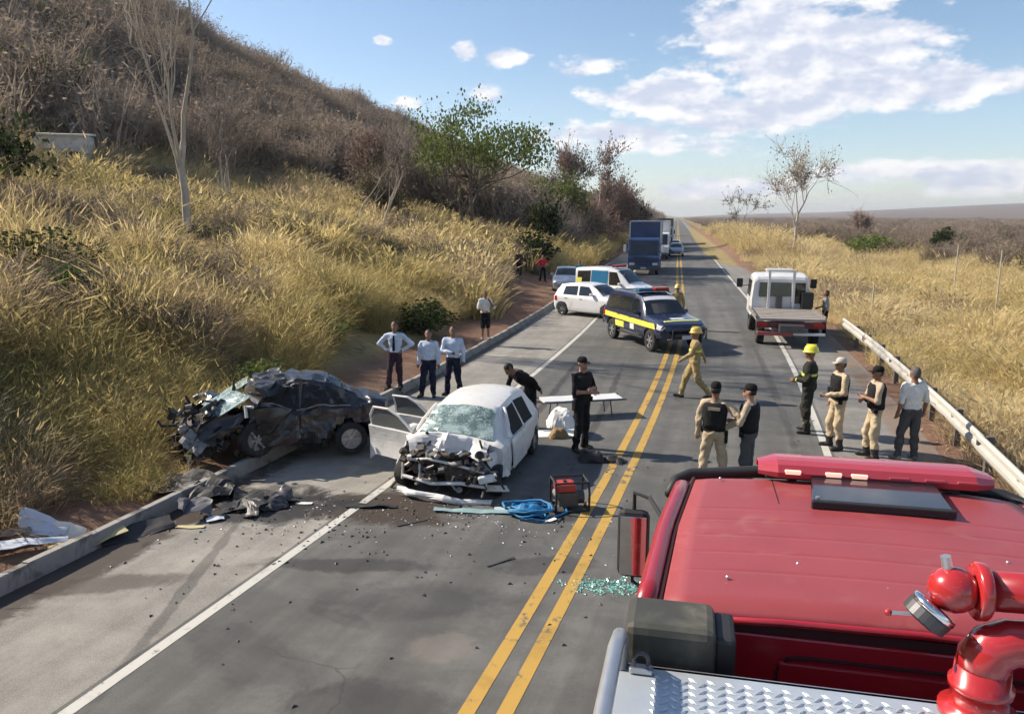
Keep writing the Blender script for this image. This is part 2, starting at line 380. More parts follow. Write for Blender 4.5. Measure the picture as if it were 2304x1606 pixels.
m_shl = asphalt('asphalt_shoulder', (.165, .156, .140), (.30, .284, .252), ST+[(-5.4, 7.2, 1.0, .28, .5, EARTH, .6, 1.7), (-6.1, 8.0, .55, 5.0, 0, EARTH, .9, 1.6), (-6.2, 24, .3, 9, 0, EARTH, .6, 1.2)])
m_shr = asphalt('asphalt_shoulder_right', (.135, .130, .120), (.245, .234, .215), [(5.5, 18, .45, 9, 0, (.2, .14, .10), .7, 1.3), (5.5, 45, .3, 30, 0, (.2, .14, .10), .7, 1.3)])
road = strip('road', np.linspace(-3.80, 3.80, 9), 0, m_lane); tag(road, kind='structure')
shl = strip('shoulder_left', np.linspace(-6.32, -3.80, 5), -.002, m_shl); tag(shl, kind='structure')
shr = strip('shoulder_right', np.linspace(3.80, 5.75, 4), -.002, m_shr); tag(shr, kind='structure')

def paint(name, c, wear):
    m = bpy.data.materials.new(name); m.use_nodes = True; t = NT(m.node_tree)
    pos = t.node('ShaderNodeNewGeometry').outputs['Position']
    n = t.noise(pos, 6, 7, .7); n2 = t.noise(pos, .5, 4, .6)
    cc = t.mix(t.sstep(t.m('ADD', n, t.m('MULTIPLY', t.m('SUBTRACT', n2, .5), .5)), wear, wear+.12), c, (.10, .098, .09))
    cc = t.mix(t.m('MULTIPLY', t.sstep(t.noise(pos, 1.3, 5, .65), .5, .7), .45), cc, tuple(v*.45 for v in c))
    p = t.node('ShaderNodeBsdfPrincipled', {'Base Color': cc, 'Roughness': .75})
    o = t.node('ShaderNodeOutputMaterial'); t.l.new(p.outputs[0], o.inputs[0]); return m
m_yel = paint('paint_yellow', (.44, .27, .055), .55); m_wht = paint('paint_white', (.48, .47, .43), .56)
for uu in (-.17, .17): strip('centre_line', (uu-.075, uu+.075), .004, m_yel, parent=road)
strip('edge_line', (-3.74, -3.60), .004, m_wht, parent=road); strip('edge_line', (3.60, 3.74), .004, m_wht, parent=road)

# precast kerb units along the left shoulder, one metre each, joints open
m_conc = mat('concrete_kerb', (.30, .285, .255), .9, var=.3, vscale=3, bump=.4, bscale=30, dirt=(.07, .06, .05), dirt_amt=.5, dscale=2.5)
kerb = bpy.data.objects.new('kerb', None); col.objects.link(kerb); tag(kerb, kind='structure')
kme = None
for k in range(70):
    y = -4+k*1.0 if k < 60 else 56+(k-60)*4.0
    ln = .985 if k < 60 else 3.97
    if kme is None or k == 60:
        b = MB(); prof = [(-.17, -.12), (.0, -.12), (-.03, .20), (-.045, .225), (-.15, .225), (-.17, .20)]
        n = len(prof); vs = [(px, -ln/2, pz) for px, pz in prof]+[(px, ln/2, pz) for px, pz in prof]
        b.add(vs, [tuple(range(n)), tuple(range(2*n-1, n-1, -1))]+[(i, n+i, n+(i+1) % n, (i+1) % n) for i in range(n)])
        o = b.build('kerb_unit', m_conc, kerb); kme = o.data
    else:
        o = bpy.data.objects.new('kerb_unit', kme); col.objects.link(o); o.parent = kerb
    yc = y+ln/2; dx = float(road_x(yc+.5)-road_x(yc-.5)); L = math.sqrt(1+dx*dx)
    uu = -6.30; o.location = (float(road_x(yc))+uu/L, yc-uu*dx/L, float(rng.normal(0, .008)))
    o.rotation_euler = (float(rng.normal(0, .006)), float(rng.normal(0, .01)), -math.atan(dx)+float(rng.normal(0, .006)))

# ------------------------------------------------------------------ vegetation
def raw_mesh(name, V, F, material, smooth=False):
    me = bpy.data.meshes.new(name); me.from_pydata([tuple(map(float, v)) for v in V], [], F); me.update(); me.materials.append(material); return me
def ribbon(V, F, pts, w0, w1, side):
    n = len(V); k = len(pts)
    for i, p in enumerate(pts):
        w = (w0+(w1-w0)*i/(k-1))/2; V.append(p-side*w); V.append(p+side*w)
    for i in range(k-1): F.append((n+2*i, n+2*i+1, n+2*i+3, n+2*i+2))
def grass_tuft(r, n, h, spread, w, lean=.05, heads=.3):
    V, F = [], []
    for _ in range(n):
        a = r.uniform(0, 2*math.pi); rad = spread*math.sqrt(r.uniform())
        p = np.array([rad*math.cos(a), rad*math.sin(a), -.05]); hh = h*r.uniform(.35, 1.25)
        d = np.array([math.cos(a)*r.uniform(.05, .5)+lean+r.normal(0, .12), math.sin(a)*r.uniform(.05, .5)+r.normal(0, .12), 1.0])
        pts = [p]; droop = r.uniform(.1, .7)
        for s in range(3):
            d = d/np.linalg.norm(d); pts.append(pts[-1]+d*hh/3); d = d+np.array([d[0]*.5+.04, d[1]*.5, -droop*.45])
        ang = r.uniform(0, math.pi); ribbon(V, F, pts, w*r.uniform(.7, 1.3), w*.25, np.array([math.cos(ang), math.sin(ang), 0]))
        if r.uniform() < heads:
            q = pts[-1]; ribbon(V, F, [q-d*.02, q+d*hh*.10, q+d*hh*.18], w*2.2, w*.4, np.array([math.sin(ang), -math.cos(ang), 0]))
    return V, F
def twig_bush(r, n, h, spread, w, leaves=0, leafsize=.06):
    V, F = [], []
    for _ in range(n):
        a = r.uniform(0, 2*math.pi); base = np.array([r.normal(0, spread*.18), r.normal(0, spread*.18), -.1])
        hh = h*r.uniform(.45, 1.05); tip = np.array([math.cos(a)*spread*r.uniform(.1, 1), math.sin(a)*spread*r.uniform(.1, 1), hh])
        mid = base*.5+tip*.5+np.array([r.normal(0, .12), r.normal(0, .12), r.uniform(0, .2)])*h*.2
        ang = r.uniform(0, math.pi); sd = np.array([math.cos(ang), math.sin(ang), 0])
        ribbon(V, F, [base, mid, tip], w*1.6, w*.4, sd)
        for _k in range(4):
            f = r.uniform(.3, 1); q = mid*(1-f)+tip*f if r.uniform() < .7 else base*(1-f)+mid*f
            e = q+np.array([r.normal(0, .5), r.normal(0, .5), r.uniform(.1, .9)])*h*.22
            ang = r.uniform(0, math.pi); ribbon(V, F, [q, (q+e)/2+r.normal(0, .03, 3)*h*.3, e], w*.8, w*.25, np.array([math.cos(ang), math.sin(ang), 0]))
            for _l in range(leaves):
                c = q+(e-q)*r.uniform(.2, 1)+r.normal(0, leafsize, 3); nrm = r.normal(0, 1, 3); nrm /= np.linalg.norm(nrm)
                a1 = np.cross(nrm, [0, 0, 1.]); a1 /= np.linalg.norm(a1)+1e-6; a2 = np.cross(nrm, a1); s = leafsize*r.uniform(.6, 1.4); k = len(V)
                V += [c-a1*s, c+a2*s*.5, c+a1*s, c-a2*s*.5]; F.append((k, k+1, k+2, k+3))
    return V, F
def library(name, meshes):
    c = bpy.data.collections.new(name)
    for i, me in enumerate(meshes): c.objects.link(bpy.data.objects.new(f'{name}_{i:02d}', me))
    return c
def scatter(name, label, cat, lib, nlib, P, rotz, tilt, scl, tint):
    N = len(P); me = bpy.data.meshes.new(name); me.from_pydata(np.asarray(P, float).tolist(), [], [])
    def at(n, ty, v, key):
        a = me.attributes.new(n, ty, 'POINT'); a.data.foreach_set(key, np.ascontiguousarray(v).ravel())
    at('idx', 'INT', rng.integers(0, nlib, N).astype(np.int32), 'value')
    at('rot', 'FLOAT_VECTOR', np.stack([tilt[:, 0], tilt[:, 1], rotz], 1).astype(np.float32), 'vector')
    at('scl', 'FLOAT_VECTOR', np.asarray(scl, np.float32), 'vector'); at('tint', 'FLOAT', np.asarray(tint, np.float32), 'value')
    o = bpy.data.objects.new(name, me); col.objects.link(o); tag(o, label, cat, kind='stuff')
    g = bpy.data.node_groups.new(name, 'GeometryNodeTree'); g.is_modifier = True
    g.interface.new_socket('Geometry', in_out='INPUT', socket_type='NodeSocketGeometry'); g.interface.new_socket('Geometry', in_out='OUTPUT', socket_type='NodeSocketGeometry')
    nd = g.nodes; gi = nd.new('NodeGroupInput'); go = nd.new('NodeGroupOutput')
    ci = nd.new('GeometryNodeCollectionInfo'); ci.inputs['Collection'].default_value = lib; ci.inputs['Separate Children'].default_value = True; ci.inputs['Reset Children'].default_value = True
    ip = nd.new('GeometryNodeInstanceOnPoints'); ip.inputs['Pick Instance'].default_value = True
    def na(n, dt):
        q = nd.new('GeometryNodeInputNamedAttribute'); q.data_type = dt; q.inputs[0].default_value = n; return q.outputs['Attribute']
    er = nd.new('FunctionNodeEulerToRotation'); g.links.new(na('rot', 'FLOAT_VECTOR'), er.inputs[0])
    g.links.new(gi.outputs[0], ip.inputs['Points']); g.links.new(ci.outputs[0], ip.inputs['Instance'])
    g.links.new(na('idx', 'INT'), ip.inputs['Instance Index']); g.links.new(er.outputs[0], ip.inputs['Rotation']); g.links.new(na('scl', 'FLOAT_VECTOR'), ip.inputs['Scale'])
    g.links.new(ip.outputs[0], go.inputs[0])
    md = o.modifiers.new('scatter', 'NODES'); md.node_group = g
    return o
m_grass = foliage_mat('dry_grass', [(0, (.07, .095, .03)), (.22, (.21, .20, .075)), (.42, (.42, .345, .145)), (.62, (.62, .495, .24)), (.82, (.735, .605, .35)), (1, (.32, .24, .16))], .55)
m_scrub = foliage_mat('bare_scrub', [(0, (.06, .075, .03)), (.3, (.17, .142, .115)), (.6, (.31, .25, .195)), (1, (.45, .375, .30))], .32)
rr = np.random.default_rng(11)
tufts = library('tuft', [raw_mesh('tuft', *grass_tuft(rr, 60, 1.0, .34, .012), m_grass) for _ in range(6)])
clumps = library('clump', [raw_mesh('clump', *grass_tuft(rr, 70, 1.0, .75, .034, heads=.4), m_grass) for _ in range(6)])
shrubs = library('scrub_kind', [raw_mesh('scrub', *twig_bush(rr, 80, 1.0, .62, .016, 1, .030), m_scrub) for _ in range(7)])

def cand(n, u0, u1, y0, y1, near=0):
    """random points in road coordinates; near > 0 packs them towards the camera end"""
    u = rng.uniform(u0, u1, n); v = rng.uniform(0, 1, n)
    y = y0+(y1-y0)*v**(1+near); return u, y
def inframe(x, y, mg=.12):
    c, s = math.cos(YAW), math.sin(YAW); f = -x*s+y*c; r = x*c+y*s
    return (f > 1) & (np.abs(r/np.maximum(f, .1)) < 1152/1750+mg)

# left bank
def bank():
    parts = []
    for (n, u0, u1, y0, y1, nr) in ((12500, -17, -6.7, 3, 34, .25), (13000, -38, -15, 8, 60, .3)):
        u, y = cand(n, u0, u1, y0, y1, nr); parts.append(np.stack([u, y], 1))
    uy = np.concatenate(parts); u, y = uy[:, 0], uy[:, 1]
    x = u+road_x(y)
    dens = fbm(x/2.6, y/2.6, 31)
    edge = np.interp(y, [0, 14, 18, 60], [-6.75, -6.85, -8.0, -8.0])-np.interp(y, [0, 14, 18], [.35, .5, 1.1])*fbm(y/3.0, y*0+2, 33)-1.3*np.exp(-((y-24)/6)**2)-4.3*np.exp(-((y-46)/8)**2)
    keep = inframe(x, y, .35) & (u < edge) & (dens > .34)
    keep &= ~((np.abs(x+8.1) < 1.0) & (y > 6.5) & (y < 10.0))
    ca, sa = -.82, -.57; lx = (x+7.44)*ca+(y-13.2)*sa; ly = -(x+7.44)*sa+(y-13.2)*ca; keep &= ~((lx > -2.3) & (lx < 2.1) & (np.abs(ly) < 1.05))                # where the debris lies
    x, y, u, dens = x[keep], y[keep], u[keep], dens[keep]; z = height(x, y); N = len(x)
    big = fbm(x/8, y/8, 41); t = .63+.60*(big-.5)+.40*(fbm(x/1.8, y/1.8, 43)-.5)+rng.normal(0, .07, N)
    t -= .09*np.exp(-((u+9.5)/2.8)**2); t -= .20*np.clip((fbm(x/4, y/4, 47)-.60)*6, 0, 1)
    t = np.where((fbm(x/3, y/3, 51) > .64), .97, t)
    cl = np.clip((fbm(x/1.7, y/1.7, 55)-.35)*2.6, .15, 1.5); h = (.35+.75*fbm(x/5, y/5, 53)+.75*cl)*np.interp(-u, [6.8, 7.6, 9, 12, 30], [.30, .45, .75, 1.0, 1.1])*rng.uniform(.6, 1.3, N)
    s = np.stack([h*.8+.35, h*.8+.35, h], 1)
    scatter('dry_grass', 'tall yellow dry grass covering the bank left of the road', 'grass', tufts, 6, np.stack([x, y, z], 1), rng.uniform(0, 6.28, N), rng.normal(0, .16, (N, 2)), s, np.clip(t, .02, 1))
    u, y = cand(9000, -40, -7.5, 32, 150, .5); x = u+road_x(y)
    edge = -8.2-4.3*np.exp(-((y-46)/8)**2)
    keep = inframe(x, y) & (u < edge) & (fbm(x/5, y/5, 61) > .36); x, y, u = x[keep], y[keep], u[keep]; z = height(x, y); N = len(x)
    t = .56+.5*(fbm(x/10, y/10, 63)-.5)+.15*(fbm(x/3, y/3, 65)-.5); t = np.where(fbm(x/5, y/5, 67) > .62, .97, t)
    h = (.4+.6*fbm(x/5, y/5, 69)+.8*np.clip((fbm(x/2, y/2, 70)-.35)*2.4, .1, 1.4))*rng.uniform(.7, 1.3, N)
    scatter('dry_grass', 'straw-coloured dry grass on the bank farther along, beyond the parked cars', 'grass', clumps, 6, np.stack([x, y, z], 1), rng.uniform(0, 6.28, N), rng.normal(0, .14, (N, 2)), np.stack([h, h, h], 1), np.clip(t, .02, 1))
bank()
# right field
def field():
    u1, y1 = cand(9000, 5.9, 34, 9, 60, .3); u2, y2 = cand(12000, 5.7, 110, 50, 230, .6)
    u = np.concatenate([u1, u2]); y = np.concatenate([y1, y2]); x = u+road_x(y); far = np.concatenate([np.zeros(9000), np.ones(12000)])
    keep = inframe(x, y, .08) & (u > 6.0+.9*fbm(y/3, y*0, 71)) & ((far == 0) | (fbm(x/9, y/9, 73)+.18*(u < 16) > .40))
    x, y, u, far = x[keep], y[keep], u[keep], far[keep]; z = height(x, y); N = len(x)
    t = .70+.42*(fbm(x/9, y/9, 75)-.5)+.35*(fbm(x/2.2, y/2.2, 77)-.5)+rng.normal(0, .06, N); t = np.where(fbm(x/4, y/4, 79) > .63, .95, t)
    h = (.30+.45*fbm(x/6, y/6, 81)+.75*np.clip((fbm(x/2, y/2, 83)-.38)*2.6, .1, 1.4))*rng.uniform(.65, 1.25, N)*np.interp(u, [6.0, 6.6, 8], [.3, .55, 1])*np.where((u < 15) & (y > 85) & (y < 230), 1.7, 1)
    scatter('dry_grass', 'pale straw grass filling the field beyond the guardrail', 'grass', clumps, 6, np.stack([x, y, z], 1), rng.uniform(0, 6.28, N), rng.normal(0, .14, (N, 2)), np.stack([h*.95+.1, h*.95+.1, h], 1), np.clip(t, .05, 1))
field()
# leafless scrub: hill on the left, plain on the right
def scrub():
    u, y = cand(16000, -185, -33, 12, 640, .55); x = u+road_x(y)
    u2, y2 = cand(3600, -42, -11, 74, 620, .6); u = np.concatenate([u, u2]); y = np.concatenate([y, y2]); x = u+road_x(y)
    k = inframe(x, y, .06) & (np.hypot(x+33, y-38) > 4.5) & (rng.uniform(0, 1, len(x)) < np.interp(-u, [11, 16, 33, 36, 120, 185], [.35, .8, .8, 1, 1, .7])); x, y, u = x[k], y[k], u[k]; z = height(x, y); N = len(x)
    d = np.hypot(x, y)
    h = rng.uniform(2.6, 5.2, N)*np.interp(-u, [10, 16, 40], [.75, 1.15, 1.05])*(.55+.9*fbm(x/9, y/9, 91))
    t = .52+.6*(fbm(x/26, y/26, 93)-.5)+.55*(fbm(x/5, y/5, 95)-.5)+.1*np.clip((z-18)/40, 0, 1); t = np.where(rng.uniform(0, 1, N) < .03, .02, t)
    w = np.interp(d, [0, 100, 400], [1, 1.15, 1.6])
    scatter('leafless_scrub', 'brown leafless scrub covering the hillside on the left', 'scrub', shrubs, 7, np.stack([x, y, z], 1), rng.uniform(0, 6.28, N), rng.normal(0, .08, (N, 2)), np.stack([h*w, h*w, h], 1), np.clip(t, .02, 1))
    u, y = cand(11000, 14, 520, 75, 1500, .8); x = u+road_x(y)
    k = inframe(x, y, .05) & ((u > 28+18*fbm(y/30, x/30, 97)-.06*y) | (y > 240)); x, y, u = x[k], y[k], u[k]; z = height(x, y); N = len(x)
    d = np.hypot(x, y); h = rng.uniform(1.6, 3.6, N)*(.7+.6*fbm(x/30, y/30, 99))
    t = .56+.4*(fbm(x/40, y/40, 101)-.5)+.2*(rng.uniform(0, 1, N)-.5); t = np.where(rng.uniform(0, 1, N) < .05, .02, t)
    w = np.interp(d, [0, 150, 1000], [1.2, 1.5, 3.0])
    scatter('leafless_scrub', 'purplish brown scrub on the plain beyond the straw field', 'scrub', shrubs, 7, np.stack([x, y, z], 1), rng.uniform(0, 6.28, N), rng.normal(0, .08, (N, 2)), np.stack([h*w, h*w, h], 1), np.clip(t, .02, 1))
scrub()
def bank_scrub():
    u, y = cand(1500, -34, -9.5, 9, 75, .3); x = u+road_x(y); k = inframe(x, y, .1) & (fbm(x/5, y/5, 111) > .50); x, y = x[k], y[k]; z = height(x, y); N = len(x)
    h = rng.uniform(.7, 1.7, N); t = .45+.6*(fbm(x/6, y/6, 113)-.5)+.3*(rng.uniform(0, 1, N)-.5); t = np.where(rng.uniform(0, 1, N) < .10, .0, t)
    scatter('bank_scrub', 'low brown twiggy scrub mixed into the grass of the left bank', 'scrub', shrubs, 7, np.stack([x, y, z], 1), rng.uniform(0, 6.28, N), rng.normal(0, .1, (N, 2)), np.stack([h*1.3, h*1.3, h], 1), np.clip(t, .0, 1))
bank_scrub()

# single trees: tapered trunk with limbs, crown of twigs or leaves
m_bark_pale = mat('bark_pale', (.40, .35, .29), .9, var=.35, vscale=4, bump=.6, bscale=12)
m_bark = mat('bark_brown', (.14, .105, .08), .9, var=.35, vscale=4, bump=.6, bscale=12)
m_twig = mat('twigs_grey', (.19, .155, .13), .9, var=.3, vscale=2)
m_twig_p = mat('twigs_pink', (.24, .175, .155), .9, var=.3, vscale=2)
m_leaf_g = leaf_mat('leaves_green', (.085, .12, .035), (.20, .24, .075))
m_leaf_d = leaf_mat('leaves_dark', (.022, .036, .014), (.055, .078, .026))
m_leaf_b = leaf_mat('leaves_bright', (.05, .12, .016), (.11, .20, .035))
m_leaf_ol = leaf_mat('leaves_olive', (.10, .10, .045), (.20, .17, .09))
m_leaf_br = leaf_mat('leaves_brown', (.16, .105, .085), (.27, .19, .15))
m_leaf_dry = leaf_mat('leaves_dry', (.15, .145, .13), (.24, .235, .21))
def grow(r, base, d, L, rad, depth, segs, T, tips, split=(2, 3), ang=.55, up=.12, shrink=.68, nside=7, twist=.12, minr=.006):
    pts = [Vector(base)]; rs = [rad]; d = Vector(d).normalized(); n = segs
    for i in range(n):
        d = (d+Vector(r.normal(0, twist, 3))+Vector((0, 0, up*.4))).normalized()
        pts.append(pts[-1]+d*L/n); rs.append(max(minr, rad*(1-.42*(i+1)/n)))
    T.append((pts, rs, max(3, nside)))
    if depth == 0: tips.append((pts[-1], d)); return
    k = r.integers(split[0], split[1]+1)
    for j in range(k+1):
        f = 1.0 if j == 0 else r.uniform(.45, 1.0); i = min(n, max(1, int(round(f*n))))
        a = d.orthogonal().normalized(); a = Quaternion(d, r.uniform(0, 6.28)) @ a
        an = ang*r.uniform(.5, 1.3)*(0.45 if j == 0 else 1)
        nd = (d*math.cos(an)+a*math.sin(an)+Vector((0, 0, up))).normalized()
        grow(r, pts[i], nd, L*shrink*r.uniform(.75, 1.2), rs[i]*(.80 if j == 0 else .58), depth-1, max(2, segs-1), T, tips, split, ang, up, shrink, nside-1, twist, minr)
def tree(name, label, cat, loc, seed, H, rad, depth, bark, crown_mat=None, leaves=0, leafsize=.12, spread=.5, clear=.35, ang=.55, up=.12, stems=1, splay=.10, lean=(0, 0), group=None, shrink=.68, twigs=4, twigL=.5, twigr=.007, crown_name='crown', minr=.008, twist=.12, twig_mat=None, dome=None):
    r = np.random.default_rng(seed); root = empty(name, label, cat, loc, group=group)
    T, tips = [], []
    for s in range(stems):
        a = r.uniform(0, 6.28) if splay < .3 else 6.28*s/stems+.4; dd = Vector((lean[0]+math.cos(a)*splay*(stems > 1), lean[1]+math.sin(a)*splay*(stems > 1), 1))
        grow(r, Vector((math.cos(a)*rad*.8*(stems > 1), math.sin(a)*rad*.8*(stems > 1), -.25)), dd, H*clear, rad*(1 if s == 0 else .7), depth, 5, T, tips, (1, 2) if depth > 3 else (2, 3), ang, up, shrink, 7, twist, minr)
    tb = MB(); cb = MB()
    for pts, rs, n in T: (tb if rs[0] > rad*.16 else cb).tube(pts, rs, n, caps=False)
    V, F = [], []
    for p, d in tips:
        for _ in range(twigs):
            e = p+(d*.5+Vector(r.normal(0, .6, 3))+Vector((0, 0, up*1.5)))*twigL; mid = (p+e)/2+Vector(r.normal(0, .10, 3))*twigL
            cb.tube([p, mid, e], [twigr*1.5, twigr, twigr*.5], 3, caps=False)
            for _l in range(leaves):
                c = np.array(p+(e-p)*r.uniform(.1, 1.1))+r.normal(0, leafsize*1.3, 3); nr = r.normal(0, 1, 3)+np.array([0, 0, .6]); nr /= np.linalg.norm(nr)
                a1 = np.cross(nr, [1., .2, 0]); a1 /= np.linalg.norm(a1)+1e-6; a2 = np.cross(nr, a1); s = leafsize*r.uniform(.6, 1.4); k = len(V)
                V += [c-a1*s, c+a2*s*.55, c+a1*s, c-a2*s*.55]; F.append((k, k+1, k+2, k+3))
    if dome:                                                            # rounded crown: separate leaf clumps carried by limbs, gaps between them
        rx, rz_, cz, nc, per = dome
        for k_ in range(nc):
            d = r.normal(0, 1, 3); d[2] = abs(d[2])*1.0-.25; d /= np.linalg.norm(d); f = r.uniform(.45, 1.0); c0 = np.array([d[0]*rx*f, d[1]*rx*f, cz+d[2]*rz_*f])
            st_ = np.array([c0[0]*.15, c0[1]*.15, cz-rz_*.55]); md_ = (st_+c0)/2+np.array([0, 0, -.4])+r.normal(0, .25, 3)
            st_[2] += r.uniform(-.6, .9)
            if k_ % 4 == 0: cb.tube([st_*[0, 0, 1], st_, md_, c0], [.09, .075, .045, .015], 5, caps=False)
            sz = r.uniform(.45, .85)
            for _l in range(per):
                c = c0+r.normal(0, 1, 3)*np.array([sz, sz, sz*.6]); nr = r.normal(0, 1, 3)+np.array([0, 0, .6]); nr /= np.linalg.norm(nr)
                a1 = np.cross(nr, [1., .2, 0]); a1 /= np.linalg.norm(a1)+1e-6; a2 = np.cross(nr, a1); s = leafsize*r.uniform(.6, 1.4); k = len(V)
                V += [c-a1*s, c+a2*s*.55, c+a1*s, c-a2*s*.55]; F.append((k, k+1, k+2, k+3))
    tb.build('trunk', bark, root, smooth=True)
    if leaves:
        if cb.v: cb.build('branch', twig_mat or bark, root, smooth=True)
        mesh_obj(crown_name, V, F, crown_mat, root)
    else: cb.build(crown_name, crown_mat or bark, root)
    return root
def gz(x, y): return float(height(x, y))
def T(name, label, x, y, seed, H, rad, depth, bark, **k): return tree(name, label, 'tree', (x, y, gz(x, y)-.05), seed, H, rad, depth, bark, **k)
T('bare_tree', 'tall leafless tree with pale multi-stemmed trunk standing in the dry grass of the bank', -17.9, 26.4, 9, 14, .18, 5, m_bark_pale, crown_mat=m_bark_pale, clear=.33, ang=.60, up=.30, stems=1, twigs=4, twigL=.9, twigr=.013, shrink=.76, minr=.015, twist=.09)
T('bare_tree', 'smaller leafless tree with forked pale stems beside the tall pale-trunked tree', -23.0, 38, 8, 8, .11, 4, m_bark_pale, crown_mat=m_twig, clear=.30, ang=.50, up=.25, stems=3, twigs=4, twigL=.9, twigr=.012, minr=.012)
T('bare_tree', 'slanting leafless tree with thin stem behind the bank of grass', -18.3, 46, 12, 7.5, .10, 4, m_bark_pale, crown_mat=m_twig, clear=.40, ang=.45, up=.15, lean=(.28, 0), twigs=5, twigL=.9, twigr=.014, minr=.014)
T('bare_tree', 'slanting leafless sapling with its thin stem close to another leaning stem', -20.6, 48.5, 14, 6.5, .08, 4, m_bark_pale, crown_mat=m_twig, clear=.42, ang=.45, up=.15, lean=(.32, 0), twigs=5, twigL=.9, twigr=.014, minr=.014)
T('leafy_tree', 'broad green leafy tree on the bank, its crown rising above the scrub', -15.6, 59, 21, 9.4, .20, 2, m_bark, crown_mat=m_leaf_g, leaves=2, leafsize=.13, clear=.45, ang=.6, up=.10, twigs=2, twigL=.8, twigr=.022, shrink=.6, stems=2, splay=.25, dome=(5.8, 4.0, 6.6, 105, 75))
T('leafy_tree', 'low dark green tree at the foot of the bank beyond the two onlookers', -11.6, 66, 23, 6.0, .14, 4, m_bark, crown_mat=m_leaf_d, leaves=7, leafsize=.17, clear=.28, ang=.7, up=.05, twigs=5, twigL=.9, twigr=.015)
T('bare_tree', 'pinkish grey leafless tree with wide crown rising behind the green tree', -12.8, 112, 31, 15, .22, 5, m_bark_pale, crown_mat=m_leaf_br, leaves=5, leafsize=.16, twig_mat=m_twig_p, clear=.30, ang=.58, up=.14, twigs=5, twigL=1.7, twigr=.03, minr=.03, stems=2)
T('bare_tree', 'reddish brown leafless tree with bushy crown close to the dark evergreen', -9.8, 118, 34, 10.5, .18, 5, m_bark, crown_mat=m_leaf_br, leaves=6, leafsize=.16, twig_mat=m_twig_p, clear=.26, ang=.62, up=.12, twigs=5, twigL=1.4, twigr=.03, minr=.03, stems=3)
T('leafy_tree', 'olive green tree with loose crown between the broad green tree and the pinkish tree', -13.4, 84, 71, 9.0, .18, 4, m_bark, crown_mat=m_leaf_g, leaves=12, leafsize=.16, clear=.28, ang=.75, up=.05, twigs=6, twigL=1.6, twigr=.02, stems=2)
T('bushy_tree', 'brown half-bare tree with dense low crown beside the road cutting', -11.2, 92, 73, 8.0, .16, 4, m_bark, crown_mat=m_leaf_br, leaves=10, leafsize=.16, twig_mat=m_twig_p, clear=.24, ang=.75, up=.06, twigs=6, twigL=1.5, twigr=.025, stems=3)
T('bushy_tree', 'brown half-bare tree at the hill foot left of the broad green tree', -25.0, 60, 75, 8.0, .16, 4, m_bark, crown_mat=m_leaf_br, leaves=8, leafsize=.14, twig_mat=m_twig, clear=.26, ang=.7, up=.08, twigs=6, twigL=1.5, twigr=.02, stems=3)
T('bushy_tree', 'olive brown tree growing low on the bank between the leaning stems and the green tree', -20.5, 53, 77, 5.5, .11, 4, m_bark, crown_mat=m_leaf_ol, leaves=4, leafsize=.09, clear=.26, ang=.75, up=.06, twigs=6, twigL=1.1, twigr=.015, stems=3)
T('leafy_tree', 'dark evergreen tree over the road edge behind the blue truck', -7.2, 128, 37, 9.5, .2, 4, m_bark, crown_mat=m_leaf_d, leaves=8, leafsize=.24, clear=.28, ang=.62, up=.12, twigs=5, twigL=1.3, twigr=.03)
T('bare_tree', 'brown leafless tree by the road edge far behind the truck queue', -7.0, 190, 39, 9.0, .2, 4, m_bark, crown_mat=m_twig, clear=.28, ang=.55, up=.12, twigs=6, twigL=1.6, twigr=.05, minr=.04, stems=2)
T('sparse_tree', 'tall thin tree with few leaves standing alone in the straw field right of the road', 13.2, 95, 44, 12.5, .2, 4, m_bark_pale, crown_mat=m_leaf_dry, leaves=3, leafsize=.11, clear=.38, ang=.70, up=.10, twigs=6, twigL=1.5, twigr=.022, minr=.02)
T('sparse_tree', 'small sparse tree on the mound of grass farther along the right verge', 13.8, 172, 47, 9.5, .16, 4, m_bark, crown_mat=m_leaf_dry, leaves=2, leafsize=.22, clear=.36, ang=.6, up=.1, twigs=5, twigL=1.4, twigr=.03, minr=.03)
T('bare_tree', 'round leafless tree poking above the scrub of the plain', 36, 170, 49, 8.5, .16, 5, m_bark, crown_mat=m_twig_p, clear=.26, ang=.6, up=.1, twigs=4, twigL=1.2, twigr=.03, minr=.03, stems=2)
T('leafy_tree', 'dark green drooping tree at the top of the bank beside the whitewashed hut', -22.6, 23.4, 52, 5.2, .13, 4, m_bark, crown_mat=m_leaf_d, leaves=8, leafsize=.13, clear=.30, ang=.72, up=.02, twigs=5, twigL=1.0, twigr=.014)
T('leafy_tree', 'leafy tree on the bank beside the road, shading the roadside debris', -15.6, 10.6, 55, 4.2, .14, 4, m_bark, crown_mat=m_leaf_d, leaves=8, leafsize=.14, clear=.28, ang=.68, up=.08, twigs=5, twigL=1.0, twigr=.014)

def bush(name, label, x, y, seed, h, spread, m_l, n=40, lv=3, ls=.07):
    r = np.random.default_rng(seed); V, F = twig_bush(r, n, h, spread, .014, 0); root = empty(name, label, 'bush', (x, y, gz(x, y)-.03))
    mesh_obj('stem', V, F, m_bark, root)
    V, F = [], []
    for _ in range(n*lv*9):
        d = r.normal(0, 1, 3); d /= np.linalg.norm(d); q = d*np.array([spread, spread, h*.5])*r.uniform(.35, 1.0)*(.75+.5*float(vnoise(d[0]*3+5, d[2]*3+5, seed)))+np.array([0, 0, h*.52])
        nr = r.normal(0, 1, 3); nr /= np.linalg.norm(nr); a1 = np.cross(nr, [0, .3, 1.]); a1 /= np.linalg.norm(a1)+1e-6; a2 = np.cross(nr, a1); s = ls*r.uniform(.6, 1.5); k = len(V)
        V += [q-a1*s, q+a2*s*.5, q+a1*s, q-a2*s*.5]; F.append((k, k+1, k+2, k+3))
    mesh_obj('foliage', V, F, m_l, root); return root
